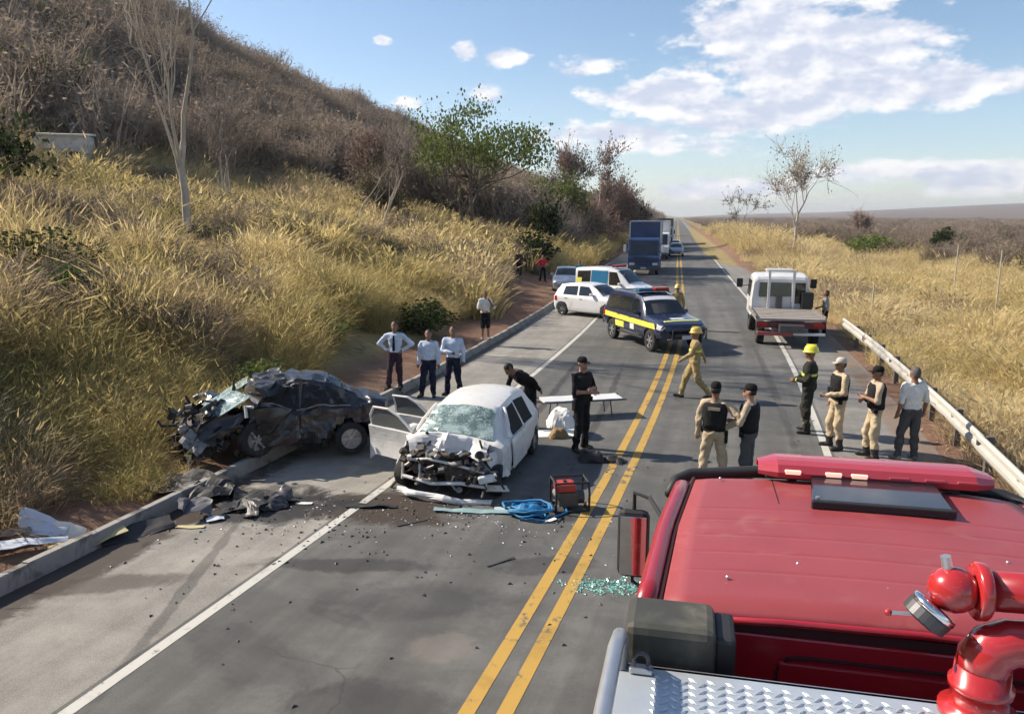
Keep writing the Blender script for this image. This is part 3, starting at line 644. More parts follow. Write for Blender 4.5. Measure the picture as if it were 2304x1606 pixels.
bush('leafy_bush', 'bright green leafy plant among the dry grass below the fence posts', -14.6, 16.5, 61, 1.7, .75, m_leaf_b)
bush('leafy_bush', 'dark green bush behind the bright green plant on the bank', -16.6, 17.6, 62, 1.9, 1.5, m_leaf_d, 60)
bush('leafy_bush', 'dark bush growing around the foot of the tall pale-trunked tree', -18.2, 26.6, 63, 1.3, 1.6, m_leaf_d, 60)
bush('leafy_bush', 'round dark green bush at the edge of the dirt verge near the lone white-shirted man', -8.9, 26.6, 64, 1.25, 1.2, m_leaf_d, 60)
bush('leafy_bush', 'yellow-green bush at the foot of the bank behind the men in pale shirts', -10.4, 21.5, 65, 1.2, .9, m_leaf_g)
bush('leafy_bush', 'low green bush in the grass right behind the roof of the black wreck', -9.4, 16.2, 66, 1.0, .8, m_leaf_g)
bush('leafy_bush', 'dark bush beside the embankment close to the ambulance', -10.3, 56, 67, 2.6, 2.0, m_leaf_d, 70, ls=.12)
bush('leafy_bush', 'small green bush high on the bank between the leafless trees', -19.0, 34, 68, 1.5, 1.4, m_leaf_g, 50)
bush('leafy_bush', 'green bush at the far edge of the straw field', 27, 118, 69, 3.0, 4.0, m_leaf_g, 80, ls=.2)
bush('leafy_bush', 'dark green bush at the edge of the brown plain beyond the lone tall tree', 38, 125, 70, 3.6, 1.7, m_leaf_d, 70, ls=.2)

# ------------------------------------------------------------------ vehicle parts
DUSTC = (.22, .18, .13)
m_white = mat('paint_car_white', (.72, .72, .72), .30, var=.04, coat=.6, dirt=DUSTC, dirt_amt=.10, dscale=2)
m_white_w = mat('paint_wreck_white', (.66, .65, .62), .42, var=.10, coat=.3, dirt=(.20, .17, .14), dirt_amt=.18, dscale=5.0, bump=.15, bscale=9)
m_cream = mat('door_trim_cream', (.58, .53, .44), .7, var=.12, dirt=(.22, .18, .13), dirt_amt=.35, dscale=4)
m_black_p = mat('paint_car_black', (.008, .008, .010), .32, var=.3, coat=.5, spec=.45, dirt=(.022, .022, .024), dirt_amt=.25, dscale=4, bump=.2, bscale=8)
m_navy = mat('paint_navy', (.010, .016, .045), .25, var=.1, coat=.8, dirt=DUSTC, dirt_amt=.06)
m_ylw = mat('paint_yellow_stripe', (.74, .70, .10), .4, var=.06, coat=.4)
m_silver = mat('paint_silver_blue', (.33, .38, .45), .3, metal=.5, var=.06, coat=.6)
m_truckblue = mat('paint_truck_blue', (.018, .050, .14), .45, var=.25, vscale=2, coat=.2, dirt=(.12, .10, .08), dirt_amt=.2)
m_alu = mat('aluminium', (.55, .56, .57), .42, metal=.85, var=.12, vscale=5)
m_steel = mat('steel_dark', (.10, .10, .105), .5, metal=.7, var=.3, dirt=(.10, .06, .035), dirt_amt=.3, dscale=6)
m_rust = mat('engine_grime', (.085, .066, .050), .75, metal=.15, var=.45, vscale=14, dirt=(.02, .018, .016), dirt_amt=.4, dscale=9, bump=.5, bscale=30)
m_castalu = mat('cast_metal', (.26, .25, .235), .55, metal=.5, var=.35, vscale=10, dirt=(.04, .033, .027), dirt_amt=.5, dscale=7)
m_glass = mat('glass_dark', (.012, .016, .018), .06, var=.2, spec=.8)
m_glass_b = mat('glass_blue', (.02, .17, .34), .10, var=.15, spec=.8)
m_lens = mat('lamp_lens', (.62, .64, .66), .12, var=.1, spec=.8)
m_red_l = mat('lamp_red', (.40, .012, .012), .2, var=.1)
m_org_l = mat('lamp_orange', (.75, .22, .02), .25, var=.1)
m_rubber = mat('tyre_rubber', (.017, .017, .017), .85, var=.25, dirt=(.09, .075, .06), dirt_amt=.25, dscale=6)
m_rim = mat('rim_alloy', (.42, .42, .43), .35, metal=.7, var=.15)
m_plastic = mat('plastic_black', (.018, .018, .019), .6, var=.25)
m_plate = mat('number_plate', (.5, .5, .5), .5, var=.1)
def cracked_glass():
    m = bpy.data.materials.new('glass_cracked'); m.use_nodes = True; t = NT(m.node_tree)
    oc = t.node('ShaderNodeTexCoord').outputs['Object']
    vo = t.node('ShaderNodeTexVoronoi', {'Vector': oc, 'Scale': 60.}, feature='DISTANCE_TO_EDGE')
    vo2 = t.node('ShaderNodeTexVoronoi', {'Vector': t.vm('ADD', oc, t.noise(oc, 3, 3, out=1)), 'Scale': 6.}, feature='DISTANCE_TO_EDGE')
    f = t.m('MAXIMUM', t.m('MULTIPLY', t.sstep(vo.outputs[0], .10, .02), .30), t.m('MULTIPLY', t.sstep(vo2.outputs[0], .035, .008), .8))
    patch = t.sstep(t.noise(oc, 2.6, 5, .6), .42, .58)
    c = t.mix(f, t.mix(patch, (.07, .12, .115), (.30, .40, .38)), (.52, .60, .58))
    p = t.node('ShaderNodeBsdfPrincipled', {'Base Color': c, 'Roughness': t.m('ADD', .12, t.m('MULTIPLY', f, .4)), 'Specular IOR Level': .7})
    o = t.node('ShaderNodeOutputMaterial'); t.l.new(p.outputs[0], o.inputs[0]); return m
m_cglass = cracked_glass()

def wheel(parent, c, r=.31, w=.20, side=1, spokes=7, rim_mat=None, rot=None, name='wheel'):
    """tyre with a rim as its sub-part; axle along local y, outer face towards side"""
    M = Matrix.Rotation(-side*math.pi/2, 4, 'X')
    b = MB(); rr_ = r*.62
    b.lathe([(rr_, -w/2), (r*.90, -w/2), (r*.98, -w*.38), (r, -w*.2), (r, w*.2), (r*.98, w*.38), (r*.90, w/2), (rr_, w/2), (rr_, -w/2)], 28, M)
    o = b.build(name, m_rubber, parent, smooth=False, loc=c, rot=rot)
    k = MB(); k.lathe([(.02, w*.15), (rr_*.98, w*.12), (rr_*.99, w*.44), (rr_*1.02, w*.46), (rr_*1.02, -w*.4), (.02, -w*.1)], 24, M)
    for i in range(spokes):
        a = 2*math.pi*i/spokes
        R = M.to_3x3() @ Matrix.Rotation(a, 3, 'Z')
        k.box(R @ Vector((rr_*.5, 0, w*.30)), (rr_*.95, rr_*.22, w*.22), R)
    k.lathe([(rr_*.28, w*.1), (rr_*.26, w*.44), (.01, w*.46)], 12, M)
    k.build('rim', rim_mat or m_rim, o)
    return o

class Car:
    """body lofted through cross-sections; windows, lamps and trim sit on the same surface"""
    def __init__(s, st, nose=.22, tail=.15, arches=(), deform=None, nx=90, crown=.022):
        s.crown = crown
        s.st = np.array(sorted(st), float); s.nose = nose; s.tail = tail; s.arches = arches; s.deform = deform
        s.x0, s.x1 = s.st[0, 0], s.st[-1, 0]; s.nx = nx
    def par(s, x): return [np.interp(x, s.st[:, 0], s.st[:, k]) for k in range(1, 6)]
    def section(s, x):
        zb, w, zs, zt, wt = s.par(x)
        g = max(0., min(1., (zt-zs)/.30)); P = [(0, zb), (w*.82, zb), (w*.955, zb+.05), (w*.99, zb+.14)]
        for f in (.22, .38, .54, .70, .84): P.append((w*(1-.012*abs(f-.5)), zb+.14+(zs-.05-zb-.14)*f))
        P += [(w*.985, zs-.04), (w*.955, zs)]
        top = zt-.055*g-.004
        for f in (.06, .34, .66, 1.0): P.append((w*.945+(wt-w*.945)*f, zs+.006+(top-zs-.006)*f))
        P += [(wt*.955, zt-.018*g), (wt*.80, zt+.2*s.crown), (wt*.4, zt+.8*s.crown), (0, zt+s.crown)]
        return np.array(P)
    def xoff(s, x, y, w):
        q = (abs(y)/max(w, .1))**3
        f = max(0., min(1., (x-(s.x1-.7))/.7)); r = max(0., min(1., ((s.x0+.6)-x)/.6))
        return -s.nose*q*f*f+s.tail*q*r*r
    def dfm(s, P): return np.asarray(s.deform(np.asarray(P, float))) if s.deform else np.asarray(P, float)
    def body(s, material, parent, name='body', flat=False):
        xs = np.unique(np.concatenate([np.linspace(s.x0, s.x1, s.nx), s.st[:, 0]])); rows = []
        for x in xs:
            S = s.section(x); w = s.par(x)[1]; row = []
            half = [(y, z) for y, z in S]
            full = [(y, z) for y, z in half]+[(-y, z) for y, z in half[-2:0:-1]]
            for y, z in full:
                X = x+s.xoff(x, y, w)
                for ax, R, az in s.arches:
                    d = math.hypot(X-ax, z-az)
                    if abs(y) > w*.75 and z < az+R+.10:
                        if d < R-.022: y = math.copysign(w*.62, y)
                        elif d < R+.022: k = R/d; X = ax+(X-ax)*k; z = max(az+(z-az)*k, s.par(x)[0]-.02)
                row.append((X, y, z))
            rows.append(row)
        P = np.array(rows); n, m = P.shape[:2]; P = s.dfm(P.reshape(-1, 3)); F = []
        for i in range(n-1):
            for j in range(m):
                j2 = (j+1) % m; F.append((i*m+j, i*m+j2, (i+1)*m+j2, (i+1)*m+j))
        F.append(tuple(range(m))); F.append(tuple((n-1)*m+j for j in range(m-1, -1, -1)))
        o = mesh_obj(name, P, F, material, parent, smooth=not flat)
        if flat: return o
        md = o.modifiers.new('edges', 'EDGE_SPLIT'); md.split_angle = math.radians(38); return o
    def side_y(s, x, z):
        S = s.section(x); k = S[2:-1]; return float(np.interp(z, k[:, 1], k[:, 0]))
    def side_panel(s, name, material, parent, quad, sgn, off=.008, th=.012, n=6):
        """quad: four (x, z) corners, projected on the side of the body"""
        q = np.array(quad, float); P = np.zeros((n, n, 3))
        for i in range(n):
            for j in range(n):
                a, b = i/(n-1), j/(n-1); x, z = (q[0]*(1-a)+q[1]*a)*(1-b)+(q[3]*(1-a)+q[2]*a)*b
                y = s.side_y(x, z)+off; w = s.par(x)[1]; P[i, j] = (x+s.xoff(x, y, w), sgn*y, z)
        if sgn < 0: P = P[::-1]
        P = s.dfm(P.reshape(-1, 3)).reshape(n, n, 3)
        return MB().grid(P, -th if False else th).build(name, material, parent, smooth=False)
    def top_z(s, x, y):
        S = s.section(x)[-5:]; return float(np.interp(abs(y), S[::-1, 0], S[::-1, 1]))
    def top_panel(s, name, material, parent, xa, xb, fa, fb, off=.01, th=.012, n=7, wrinkle=0, seed=0, keep=True):
        """sheet over the upper surface between two stations; fa, fb = share of the half width at each end"""
        r = np.random.default_rng(seed); P = np.zeros((n, n, 3))
        for i in range(n):
            x = xa+(xb-xa)*i/(n-1); f = fa+(fb-fa)*i/(n-1); wt = s.par(x)[4]
            for j in range(n):
                y = (-1+2*j/(n-1))*wt*f; z = s.top_z(x, y)
                e = .004; sl = (s.top_z(min(x+e, s.x1), y)-s.top_z(max(x-e, s.x0), y))/(2*e); L = math.hypot(1, sl)
                P[i, j] = (x-sl/L*off, y, z+off/L)
                if wrinkle: P[i, j] += r.normal(0, wrinkle, 3)
        if xb > xa: P = P[:, ::-1]
        P = s.dfm(P.reshape(-1, 3)).reshape(n, n, 3)
        return MB().grid(P[::-1], th).build(name, material, parent, smooth=False)

HATCH = [(-1.92, .42, .70, .78, .80, .62), (-1.86, .30, .78, .88, .92, .62), (-1.70, .24, .82, .93, 1.18, .60), (-1.45, .22, .83, .93, 1.40, .585), (-1.0, .20, .835, .92, 1.475, .585),
         (-.3, .19, .84, .91, 1.50, .59), (.25, .19, .84, .90, 1.45, .585), (.55, .19, .84, .90, 1.30, .62), (.98, .20, .835, .89, .985, .72), (1.2, .21, .83, .86, .94, .74), (1.6, .22, .80, .80, .86, .70), (1.84, .26, .74, .68, .74, .62), (1.93, .34, .62, .56, .60, .52)]
SEDAN = [(-2.15, .42, .70, .80, .84, .62), (-2.08, .30, .80, .92, .98, .66), (-1.75, .25, .84, .95, 1.04, .70), (-1.45, .22, .85, .95, 1.10, .64), (-.95, .20, .855, .94, 1.40, .58), (-.3, .19, .86, .93, 1.47, .585),
         (.25, .19, .86, .92, 1.43, .58), (.55, .19, .86, .91, 1.30, .62), (1.02, .20, .855, .90, .99, .73), (1.3, .21, .85, .87, .95, .75), (1.75, .23, .82, .80, .86, .70), (2.05, .27, .76, .68, .74, .62), (2.15, .36, .64, .56, .60, .52)]
PICKUP = [(-2.62, .60, .86, 1.00, 1.06, .84), (-2.56, .52, .90, 1.06, 1.12, .86), (-1.5, .46, .915, 1.08, 1.12, .87), (-1.02, .44, .92, 1.09, 1.14, .86), (-.90, .44, .92, 1.09, 1.45, .66), (-.72, .44, .92, 1.10, 1.76, .64), (0, .44, .92, 1.10, 1.82, .65),
          (.40, .44, .92, 1.10, 1.76, .64), (.72, .44, .92, 1.10, 1.56, .70), (1.15, .44, .92, 1.08, 1.18, .80), (1.5, .45, .92, 1.04, 1.13, .82), (2.1, .47, .90, 1.0, 1.07, .80), (2.42, .50, .84, .90, .98, .74), (2.56, .58, .74, .78, .82, .62)]
SUV = [(-2.34, .60, .84, 1.02, 1.12, .74), (-2.28, .52, .89, 1.08, 1.40, .69), (-2.12, .47, .91, 1.10, 1.70, .66), (-1.85, .46, .915, 1.10, 1.79, .65), (-.9, .44, .92, 1.10, 1.83, .66), (0, .44, .92, 1.10, 1.83, .66)]+[q for q in PICKUP if q[0] > .3]
VAN = [(-2.15, .50, .78, .95, 1.70, .68), (-2.08, .36, .84, .98, 1.82, .70), (-1.2, .26, .86, .98, 1.88, .72), (-.2, .24, .86, .97, 1.88, .72), (.45, .24, .86, .96, 1.80, .70), (.80, .24, .86, .95, 1.55, .72), (1.22, .25, .85, .93, 1.12, .76), (1.5, .26, .84, .92, 1.03, .76), (1.9, .28, .80, .82, .92, .70), (2.12, .36, .66, .62, .68, .56)]
SPEC = {
 'hatch': dict(st=HATCH, ax=(1.22, -1.25), r=.29, win=[[(.52, .97), (-.32, .97), (-.36, 1.38), (.14, 1.36)], [(-.42, .97), (-1.22, .97), (-1.18, 1.34), (-.46, 1.38)]], ws=(.93, .34), rw=(-1.80, -1.50), hl=(1.62, .64), tl=(-1.80, .80)),
 'sedan': dict(st=SEDAN, ax=(1.32, -1.30), r=.31, win=[[(.55, .99), (-.32, .99), (-.36, 1.36), (.12, 1.35)], [(-.42, .99), (-1.25, .99), (-.98, 1.30), (-.46, 1.36)]], ws=(.97, .34), rw=(-1.42, -1.0), hl=(1.82, .64), tl=(-2.02, .82)),
 'pickup': dict(st=PICKUP, ax=(1.62, -1.55), r=.38, win=[[(.78, 1.15), (.02, 1.15), (.0, 1.66), (.34, 1.65)], [(-.08, 1.15), (-.80, 1.15), (-.70, 1.62), (-.08, 1.66)]], ws=(1.12, .46), rw=(-.99, -.76), hl=(2.30, .84), tl=(-2.55, .92)),
 'suv': dict(st=SUV, ax=(1.62, -1.40), r=.38, win=[[(.78, 1.15), (.02, 1.15), (.0, 1.66), (.34, 1.65)], [(-.08, 1.15), (-.95, 1.15), (-.95, 1.67), (-.08, 1.67)], [(-1.05, 1.15), (-1.95, 1.15), (-1.82, 1.63), (-1.05, 1.67)]], ws=(1.12, .46), rw=(-2.27, -2.13), hl=(2.30, .84), tl=(-2.26, .98)),
 'van': dict(st=VAN, ax=(1.35, -1.35), r=.31, win=[[(.80, 1.03), (.05, 1.03), (.02, 1.70), (.45, 1.68)], [(-.08, 1.03), (-.98, 1.03), (-.98, 1.72), (-.08, 1.72)], [(-1.08, 1.03), (-1.95, 1.03), (-1.92, 1.68), (-1.08, 1.72)]], ws=(1.18, .52), rw=None, hl=(1.86, .74), tl=(-2.08, 1.0)),
}
def make_car(root, kind, paint, glass=None, rim=None, spokes=7, deform=None, wheels=(1, 1, 1, 1), win=True, ws=True, lamps=True, bumper=None):
    S = SPEC[kind]; r = S['r']; zc = r
    c = Car(S['st'], arches=[(ax, r+.06, zc) for ax in S['ax']], deform=deform)
    c.body(paint, root); glass = glass or m_glass
    tw = float(np.interp(0, c.st[:, 0], c.st[:, 2]))-.11
    k = 0
    for ax in S['ax']:
        for sg in (1, -1):
            if wheels[k]: wheel(root, (ax, sg*tw, zc), r, .20, sg, spokes, rim)
            k += 1
    if win:
        for sg in (1, -1):
            for q in S['win']: c.side_panel('window', glass, root, q, sg)
    if ws: c.top_panel('windscreen', glass, root, S['ws'][0], S['ws'][1], .93, .93)
    if S['rw'] and ws: c.top_panel('rear_window', glass, root, S['rw'][0], S['rw'][1], .90, .90)
    if lamps:
        hx, hz = S['hl']; tx, tz = S['tl']
        for sg in (1, -1):
            c.side_panel('headlight', m_lens, root, [(hx+.20, hz-.05), (hx-.18, hz-.01), (hx-.16, hz+.13), (hx+.16, hz+.10)], sg, off=.012)
            c.side_panel('tail_light', m_red_l, root, [(tx+.26, tz-.12), (tx+.03, tz-.12), (tx+.03, tz+.08), (tx+.22, tz+.10)], sg, off=.012)
            wx = S['win'][0][0][0]; wz = S['win'][0][0][1]; yy = c.side_y(wx, wz)
            MB().box((wx-.08, sg*(yy+.10), wz+.07), (.10, .20, .14)).build('wing_mirror', paint, root, bevel=.03)
            for hx_ in ((S['win'][0][1][0]+.10), (S['win'][1][1][0]+.14)):
                c.side_panel('door_handle', bumper or paint, root, [(hx_+.10, wz-.15), (hx_-.06, wz-.15), (hx_-.06, wz-.12), (hx_+.10, wz-.12)], sg, off=.03, n=3)
        x1 = c.x1; zb = float(c.st[-1, 1])
        MB().box((x1-.05, 0, zb+.06), (.10, .90, .12)).build('grille', m_plastic, root, bevel=.02)
        MB().box((x1+.012, 0, zb+.0), (.02, .40, .13)).build('number_plate', m_plate, root)
        MB().box((c.x0-.012, 0, zb+.18), (.02, .40, .13)).build('number_plate', m_plate, root)
    return c
def place(name, label, cat, x, y, heading, z=0, group=None):
    return empty(name, label, cat, (x, y, z), math.atan2(heading[1], heading[0]), group)

# --- cars parked across the road behind the crash
r_ = place('police_car', 'dark blue police four-by-four with a broad yellow side stripe stopped across the centre line', 'police car', -.80, 28.2, (.49, -.87))
c = make_car(r_, 'suv', m_navy, spokes=6, bumper=m_plastic)
for sg in (1, -1):
    c.side_panel('yellow_stripe', m_ylw, r_, [(2.28, .80), (-2.20, .84), (-2.20, 1.02), (2.18, .98)], sg, off=.006, n=14)
    c.side_panel('yellow_panel', m_ylw, r_, [(-.35, .56), (-1.05, .56), (-1.05, .78), (-.35, .78)], sg, off=.006)
    c.side_panel('white_crest', m_white, r_, [(.46, .60), (.16, .60), (.16, .80), (.46, .80)], sg, off=.007)
    MB().box((.15, sg*.86, .40), (1.9, .14, .05)).build('running_board', m_plastic, r_, bevel=.015)
c.top_panel('windscreen_sunstrip', m_white, r_, .64, .47, .92, .92, off=.018)  # white strip across the top of the windscreen
lb = MB().box((.02, 0, 1.90), (.30, 1.20, .05)).build('light_bar', m_plastic, r_, bevel=.015)
for sg, mm in ((1, m_red_l), (-1, m_glass_b)): MB().box((.02, sg*.32, 1.965), (.27, .54, .085)).build('beacon_lens', mm, lb, bevel=.02)
MB().tube([(2.52, -.70, .52), (2.68, -.62, .55), (2.70, -.62, .86), (2.70, .62, .86), (2.68, .62, .55), (2.52, .70, .52)], .032, 8).build('bull_bar', m_plastic, r_)
MB().box((-2.38, 0, .56), (.12, 1.62, .12)).build('rear_bumper', m_plastic, r_, bevel=.02)
c.top_panel('bonnet_crest', m_white, r_, 1.75, 1.95, .30, .30, off=.006, n=4); c.top_panel('bonnet_band', m_ylw, r_, 2.08, 2.16, .8, .8, off=.006)
for sg in (1, -1): MB().tube([(-1.75, sg*.60, 1.80), (-1.65, sg*.60, 1.86), (-.1, sg*.61, 1.88), (.2, sg*.60, 1.84)], .016, 6).build('roof_rail', m_plastic, r_)

r_ = place('hatchback', 'white hatchback parked on the shoulder behind the yellow-striped police car', 'car', -3.62, 35.7, (.87, -.49))
make_car(r_, 'hatch', m_white, spokes=5)
r_ = place('ambulance', 'white ambulance van with blue side windows and lime squares behind the white hatchback', 'ambulance', -3.05, 41.0, (.90, -.43))
c = make_car(r_, 'van', m_white, spokes=5)
for sg in (1, -1):
    c.side_panel('blue_panel', m_glass_b, r_, [(-.06, 1.0), (-1.02, 1.0), (-1.02, 1.74), (-.06, 1.74)], sg, off=.022)
    c.side_panel('blue_band', m_glass_b, r_, [(1.1, .70), (-1.9, .70), (-1.9, .86), (1.1, .86)], sg, off=.006, n=10)
    c.side_panel('lime_square', m_ylw, r_, [(-1.60, .98), (-2.02, .98), (-2.02, 1.34), (-1.60, 1.34)], sg, off=.024)
lb = MB().box((.20, 0, 1.93), (.28, 1.10, .05)).build('light_bar', m_plastic, r_, bevel=.015)
MB().box((.20, 0, 1.99), (.25, 1.06, .08)).build('beacon_lens', m_red_l, lb, bevel=.02)
r_ = place('parked_car', 'silver blue car parked on the verge behind the ambulance', 'car', -6.55, 47.5, (.15, -1), z=.0)
make_car(r_, 'sedan', m_silver, spokes=5)

# --- queue of stopped traffic
def box_truck(name, label, x, y, cabm, boxm, trimm, heading=(0, -1), H=4.15, cabH=2.85, L=8.5, group=None):
    root = place(name, label, 'truck', x, y, heading, group=group)      # local x forward, cab front at x = 0
    b = MB(); prof = [(.0, .55), (.05, 1.35), (-.10, 1.55), (-.42, cabH-.12), (-.60, cabH), (-1.9, cabH), (-1.9, .55)]
    n = len(prof); vs = [(px, -1.2, pz) for px, pz in prof]+[(px, 1.2, pz) for px, pz in prof]
    b.add(vs, [tuple(range(n-1, -1, -1)), tuple(range(n, 2*n))]+[(i, (i+1) % n, n+(i+1) % n, n+i) for i in range(n)])
    cab = b.build('cab', cabm, root, bevel=.05)
    MB().poly([(-.09, -1.05, 1.58), (-.09, 1.05, 1.58), (-.385, 1.02, cabH-.22), (-.385, -1.02, cabH-.22)], .02, (1, 0, .3)).build('windscreen', m_glass, root)
    for sg in (1, -1):
        MB().poly([(-.35, sg*1.205, 1.6), (-1.25, sg*1.205, 1.6), (-1.25, sg*1.205, 2.4), (-.55, sg*1.205, 2.4)], .012, (0, sg, 0)).build('window', m_glass, root)
        MB().box((.03, sg*.88, .86), (.08, .40, .20)).build('headlight', m_lens, root, bevel=.03)
        mr = MB().box((-.15, sg*1.46, 2.05), (.14, .20, .55)).build('mirror', m_white if cabm is m_truckblue else m_plastic, root, bevel=.03)
        MB().tube([(-.2, sg*1.20, 2.35), (-.15, sg*1.46, 2.36), (-.15, sg*1.46, 1.8), (-.2, sg*1.20, 1.75)], .02, 6).build('mirror_arm', m_plastic, mr)
    for z in (1.02, 1.18, 1.34): MB().box((.035, 0, z), (.05, 1.5, .07)).build('grille_bar', m_plastic, root)
    MB().box((.06, 0, .55), (.22, 2.4, .30)).build('bumper', m_steel, root, bevel=.04)
    MB().box((.178, 0, .56), (.02, .42, .13)).build('number_plate', m_plate, root)
    bx = MB().box((-2.0-L/2, 0, (1.15+H)/2), (L, 2.46, H-1.15)).build('cargo_box', boxm, root, bevel=.02)
    t = MB()
    for sg in (1, -1): t.box((-1.995, sg*1.21, (1.15+H)/2), (.07, .08, H-1.10))
    t.box((-1.995, 0, H-.02), (.07, 2.5, .08)); t.build('corner_trim', trimm, bx)
    for k in range(5): MB().box((-1.985, -.96+k*.48, (cabH+H)/2+.05), (.04, .05, H-cabH-.2)).build('panel_rib', boxm, bx)
    MB().box((-5, 0, .95), (9.5, .9, .22)).build('chassis', m_steel, root)
    for ax in (-1.15, -7.2, -8.5):
        for sg in (1, -1): wheel(root, (ax, sg*1.0, .5), .5, .30, sg, 8, m_castalu)
    return root
box_truck('box_truck', 'tall dark blue truck heading the queue of stopped traffic', -2.48, 61.5, m_truckblue, m_truckblue, m_alu)
box_truck('box_truck', 'white truck stopped directly behind the dark blue truck', -2.0, 84, m_white, m_white, m_alu, H=4.0)
box_truck('box_truck', 'grey truck farther back in the queue of stopped traffic', -1.9, 128, m_silver, mat('tarp_grey', (.16, .16, .17), .7), m_steel)
r_ = place('queued_car', 'blue-grey car waiting beside the white truck in the traffic queue', 'car', -.05, 93, (0, -1)); make_car(r_, 'sedan', m_silver)
r_ = place('queued_car', 'dark car waiting behind the blue-grey car in the traffic queue', 'car', -.3, 103, (0, -1)); make_car(r_, 'hatch', m_navy)

# --- tow truck seen from behind
def tow_truck():
    a = math.radians(89.5); root = empty('tow_truck', 'white crew-cab tow truck with an empty flatbed parked on the right shoulder', 'truck', (3.95, 28.05, 0), a)   # local x forward, tail at 0
    m_deck = mat('flatbed_deck', (.36, .32, .28), .6, metal=.2, var=.25, vscale=3, dirt=(.14, .11, .08), dirt_amt=.3)
    dk = MB().box((1.6, 0, .98), (3.2, 2.30, .09)).build('flatbed', m_deck, root, bevel=.01)
    for sg in (1, -1): MB().box((1.6, sg*1.14, 1.06), (3.2, .05, .10)).build('side_rail', m_castalu, dk, bevel=.01)
    for k in range(7): MB().box((.35+k*.42, 0, 1.03), (.05, 2.15, .018)).build('deck_rib', m_deck, dk)
    MB().box((2.0, 0, .72), (5.0, .8, .24)).build('chassis', m_steel, root)
    MB().box((.04, 0, .80), (.10, 2.26, .22)).build('rear_panel', mat('panel_maroon', (.12, .02, .022), .5), root, bevel=.01)
    MB().box((-.04, .52, .50), (.10, 1.15, .13)).build('bumper', mat('bumper_red', (.42, .09, .09), .5, var=.2), root, bevel=.01)
    MB().box((-.04, -.62, .50), (.10, 1.05, .09)).build('bumper', m_white, root, bevel=.01)
    for sg in (1, -1): MB().box((-.02, sg*.92, .80), (.04, .30, .12)).build('tail_light', m_red_l, root, bevel=.01)
    for ax in (.95, 4.4):
        for sg in (1, -1): wheel(root, (ax, sg*.92, .40), .40, .26, sg, 6, m_castalu)
    # crew cab
    b = MB(); secs = [(3.30, 1.02, 2.08), (3.36, 1.08, 2.22), (3.80, 1.10, 2.30), (4.60, 1.10, 2.30), (5.05, 1.06, 2.16), (5.30, 1.05, 1.5), (5.40, 1.03, .75)]
    rows = []
    for x, w, zt in secs: rows.append([(x, -w, .72), (x, -w, 1.35), (x, -w*.93, zt-.10), (x, -w*.82, zt), (x, 0, zt+.03), (x, w*.82, zt), (x, w*.93, zt-.10), (x, w, 1.35), (x, w, .72)])
    P = np.array(rows); n, m = P.shape[:2]; F = [(i*m+j, i*m+(j+1) % m, (i+1)*m+(j+1) % m, (i+1)*m+j) for i in range(n-1) for j in range(m)]
    F += [tuple(range(m)), tuple((n-1)*m+j for j in range(m-1, -1, -1))]
    cab = mesh_obj('cab', P.reshape(-1, 3), F, m_white, root, bevel=.04)
    for y0, y1, z0 in ((.50, .80, 1.45), (-.38, .38, 1.48), (-.92, -.50, 1.20)):
        MB().poly([(3.27+(.05 if z0 < 1.3 else 0), y0, z0), (3.27+(.05 if z0 < 1.3 else 0), y1, z0), (3.30, y1*.97, 2.0), (3.30, y0*.97, 2.0)], .03, (-1, 0, 0)).build('rear_window', m_glass, cab)
    for sg in (1, -1):
        for x0, x1 in ((3.7, 4.25), (4.35, 4.95)): MB().poly([(x0, sg*1.09, 1.42), (x1, sg*1.09, 1.42), (x1-.06, sg*1.04, 2.05), (x0, sg*1.04, 2.05)], .02, (0, sg, .1)).build('window', m_glass, cab)
    for y in (.45, -.45): MB().box((3.18, y, 1.72), (.09, .10, 1.45)).build('rack_post', m_white, root, bevel=.01)
    MB().box((3.18, 0, 2.46), (.08, 1.05, .07)).build('rack_beam', m_white, root, bevel=.01)
    MB().box((3.2, -.95, 1.35), (.5, .42, .62)).build('tool_box', m_plastic, root, bevel=.02)
    MB().box((3.15, .06, 1.30), (.16, .22, .50)).build('winch', m_steel, root, bevel=.02)
    for sg in (1, -1):
        mr = MB().box((4.9, sg*1.42, 1.85), (.10, .24, .36)).build('mirror', m_plastic, root, bevel=.03)
        MB().tube([(5.0, sg*1.05, 1.75), (4.92, sg*1.42, 1.72), (4.92, sg*1.42, 2.0)], .018, 6).build('mirror_arm', m_plastic, mr)
    MB().box((4.2, 0, 2.42), (.25, 1.0, .12)).build('beacon_bar', m_white, root, bevel=.03)
    return root
tow_truck()

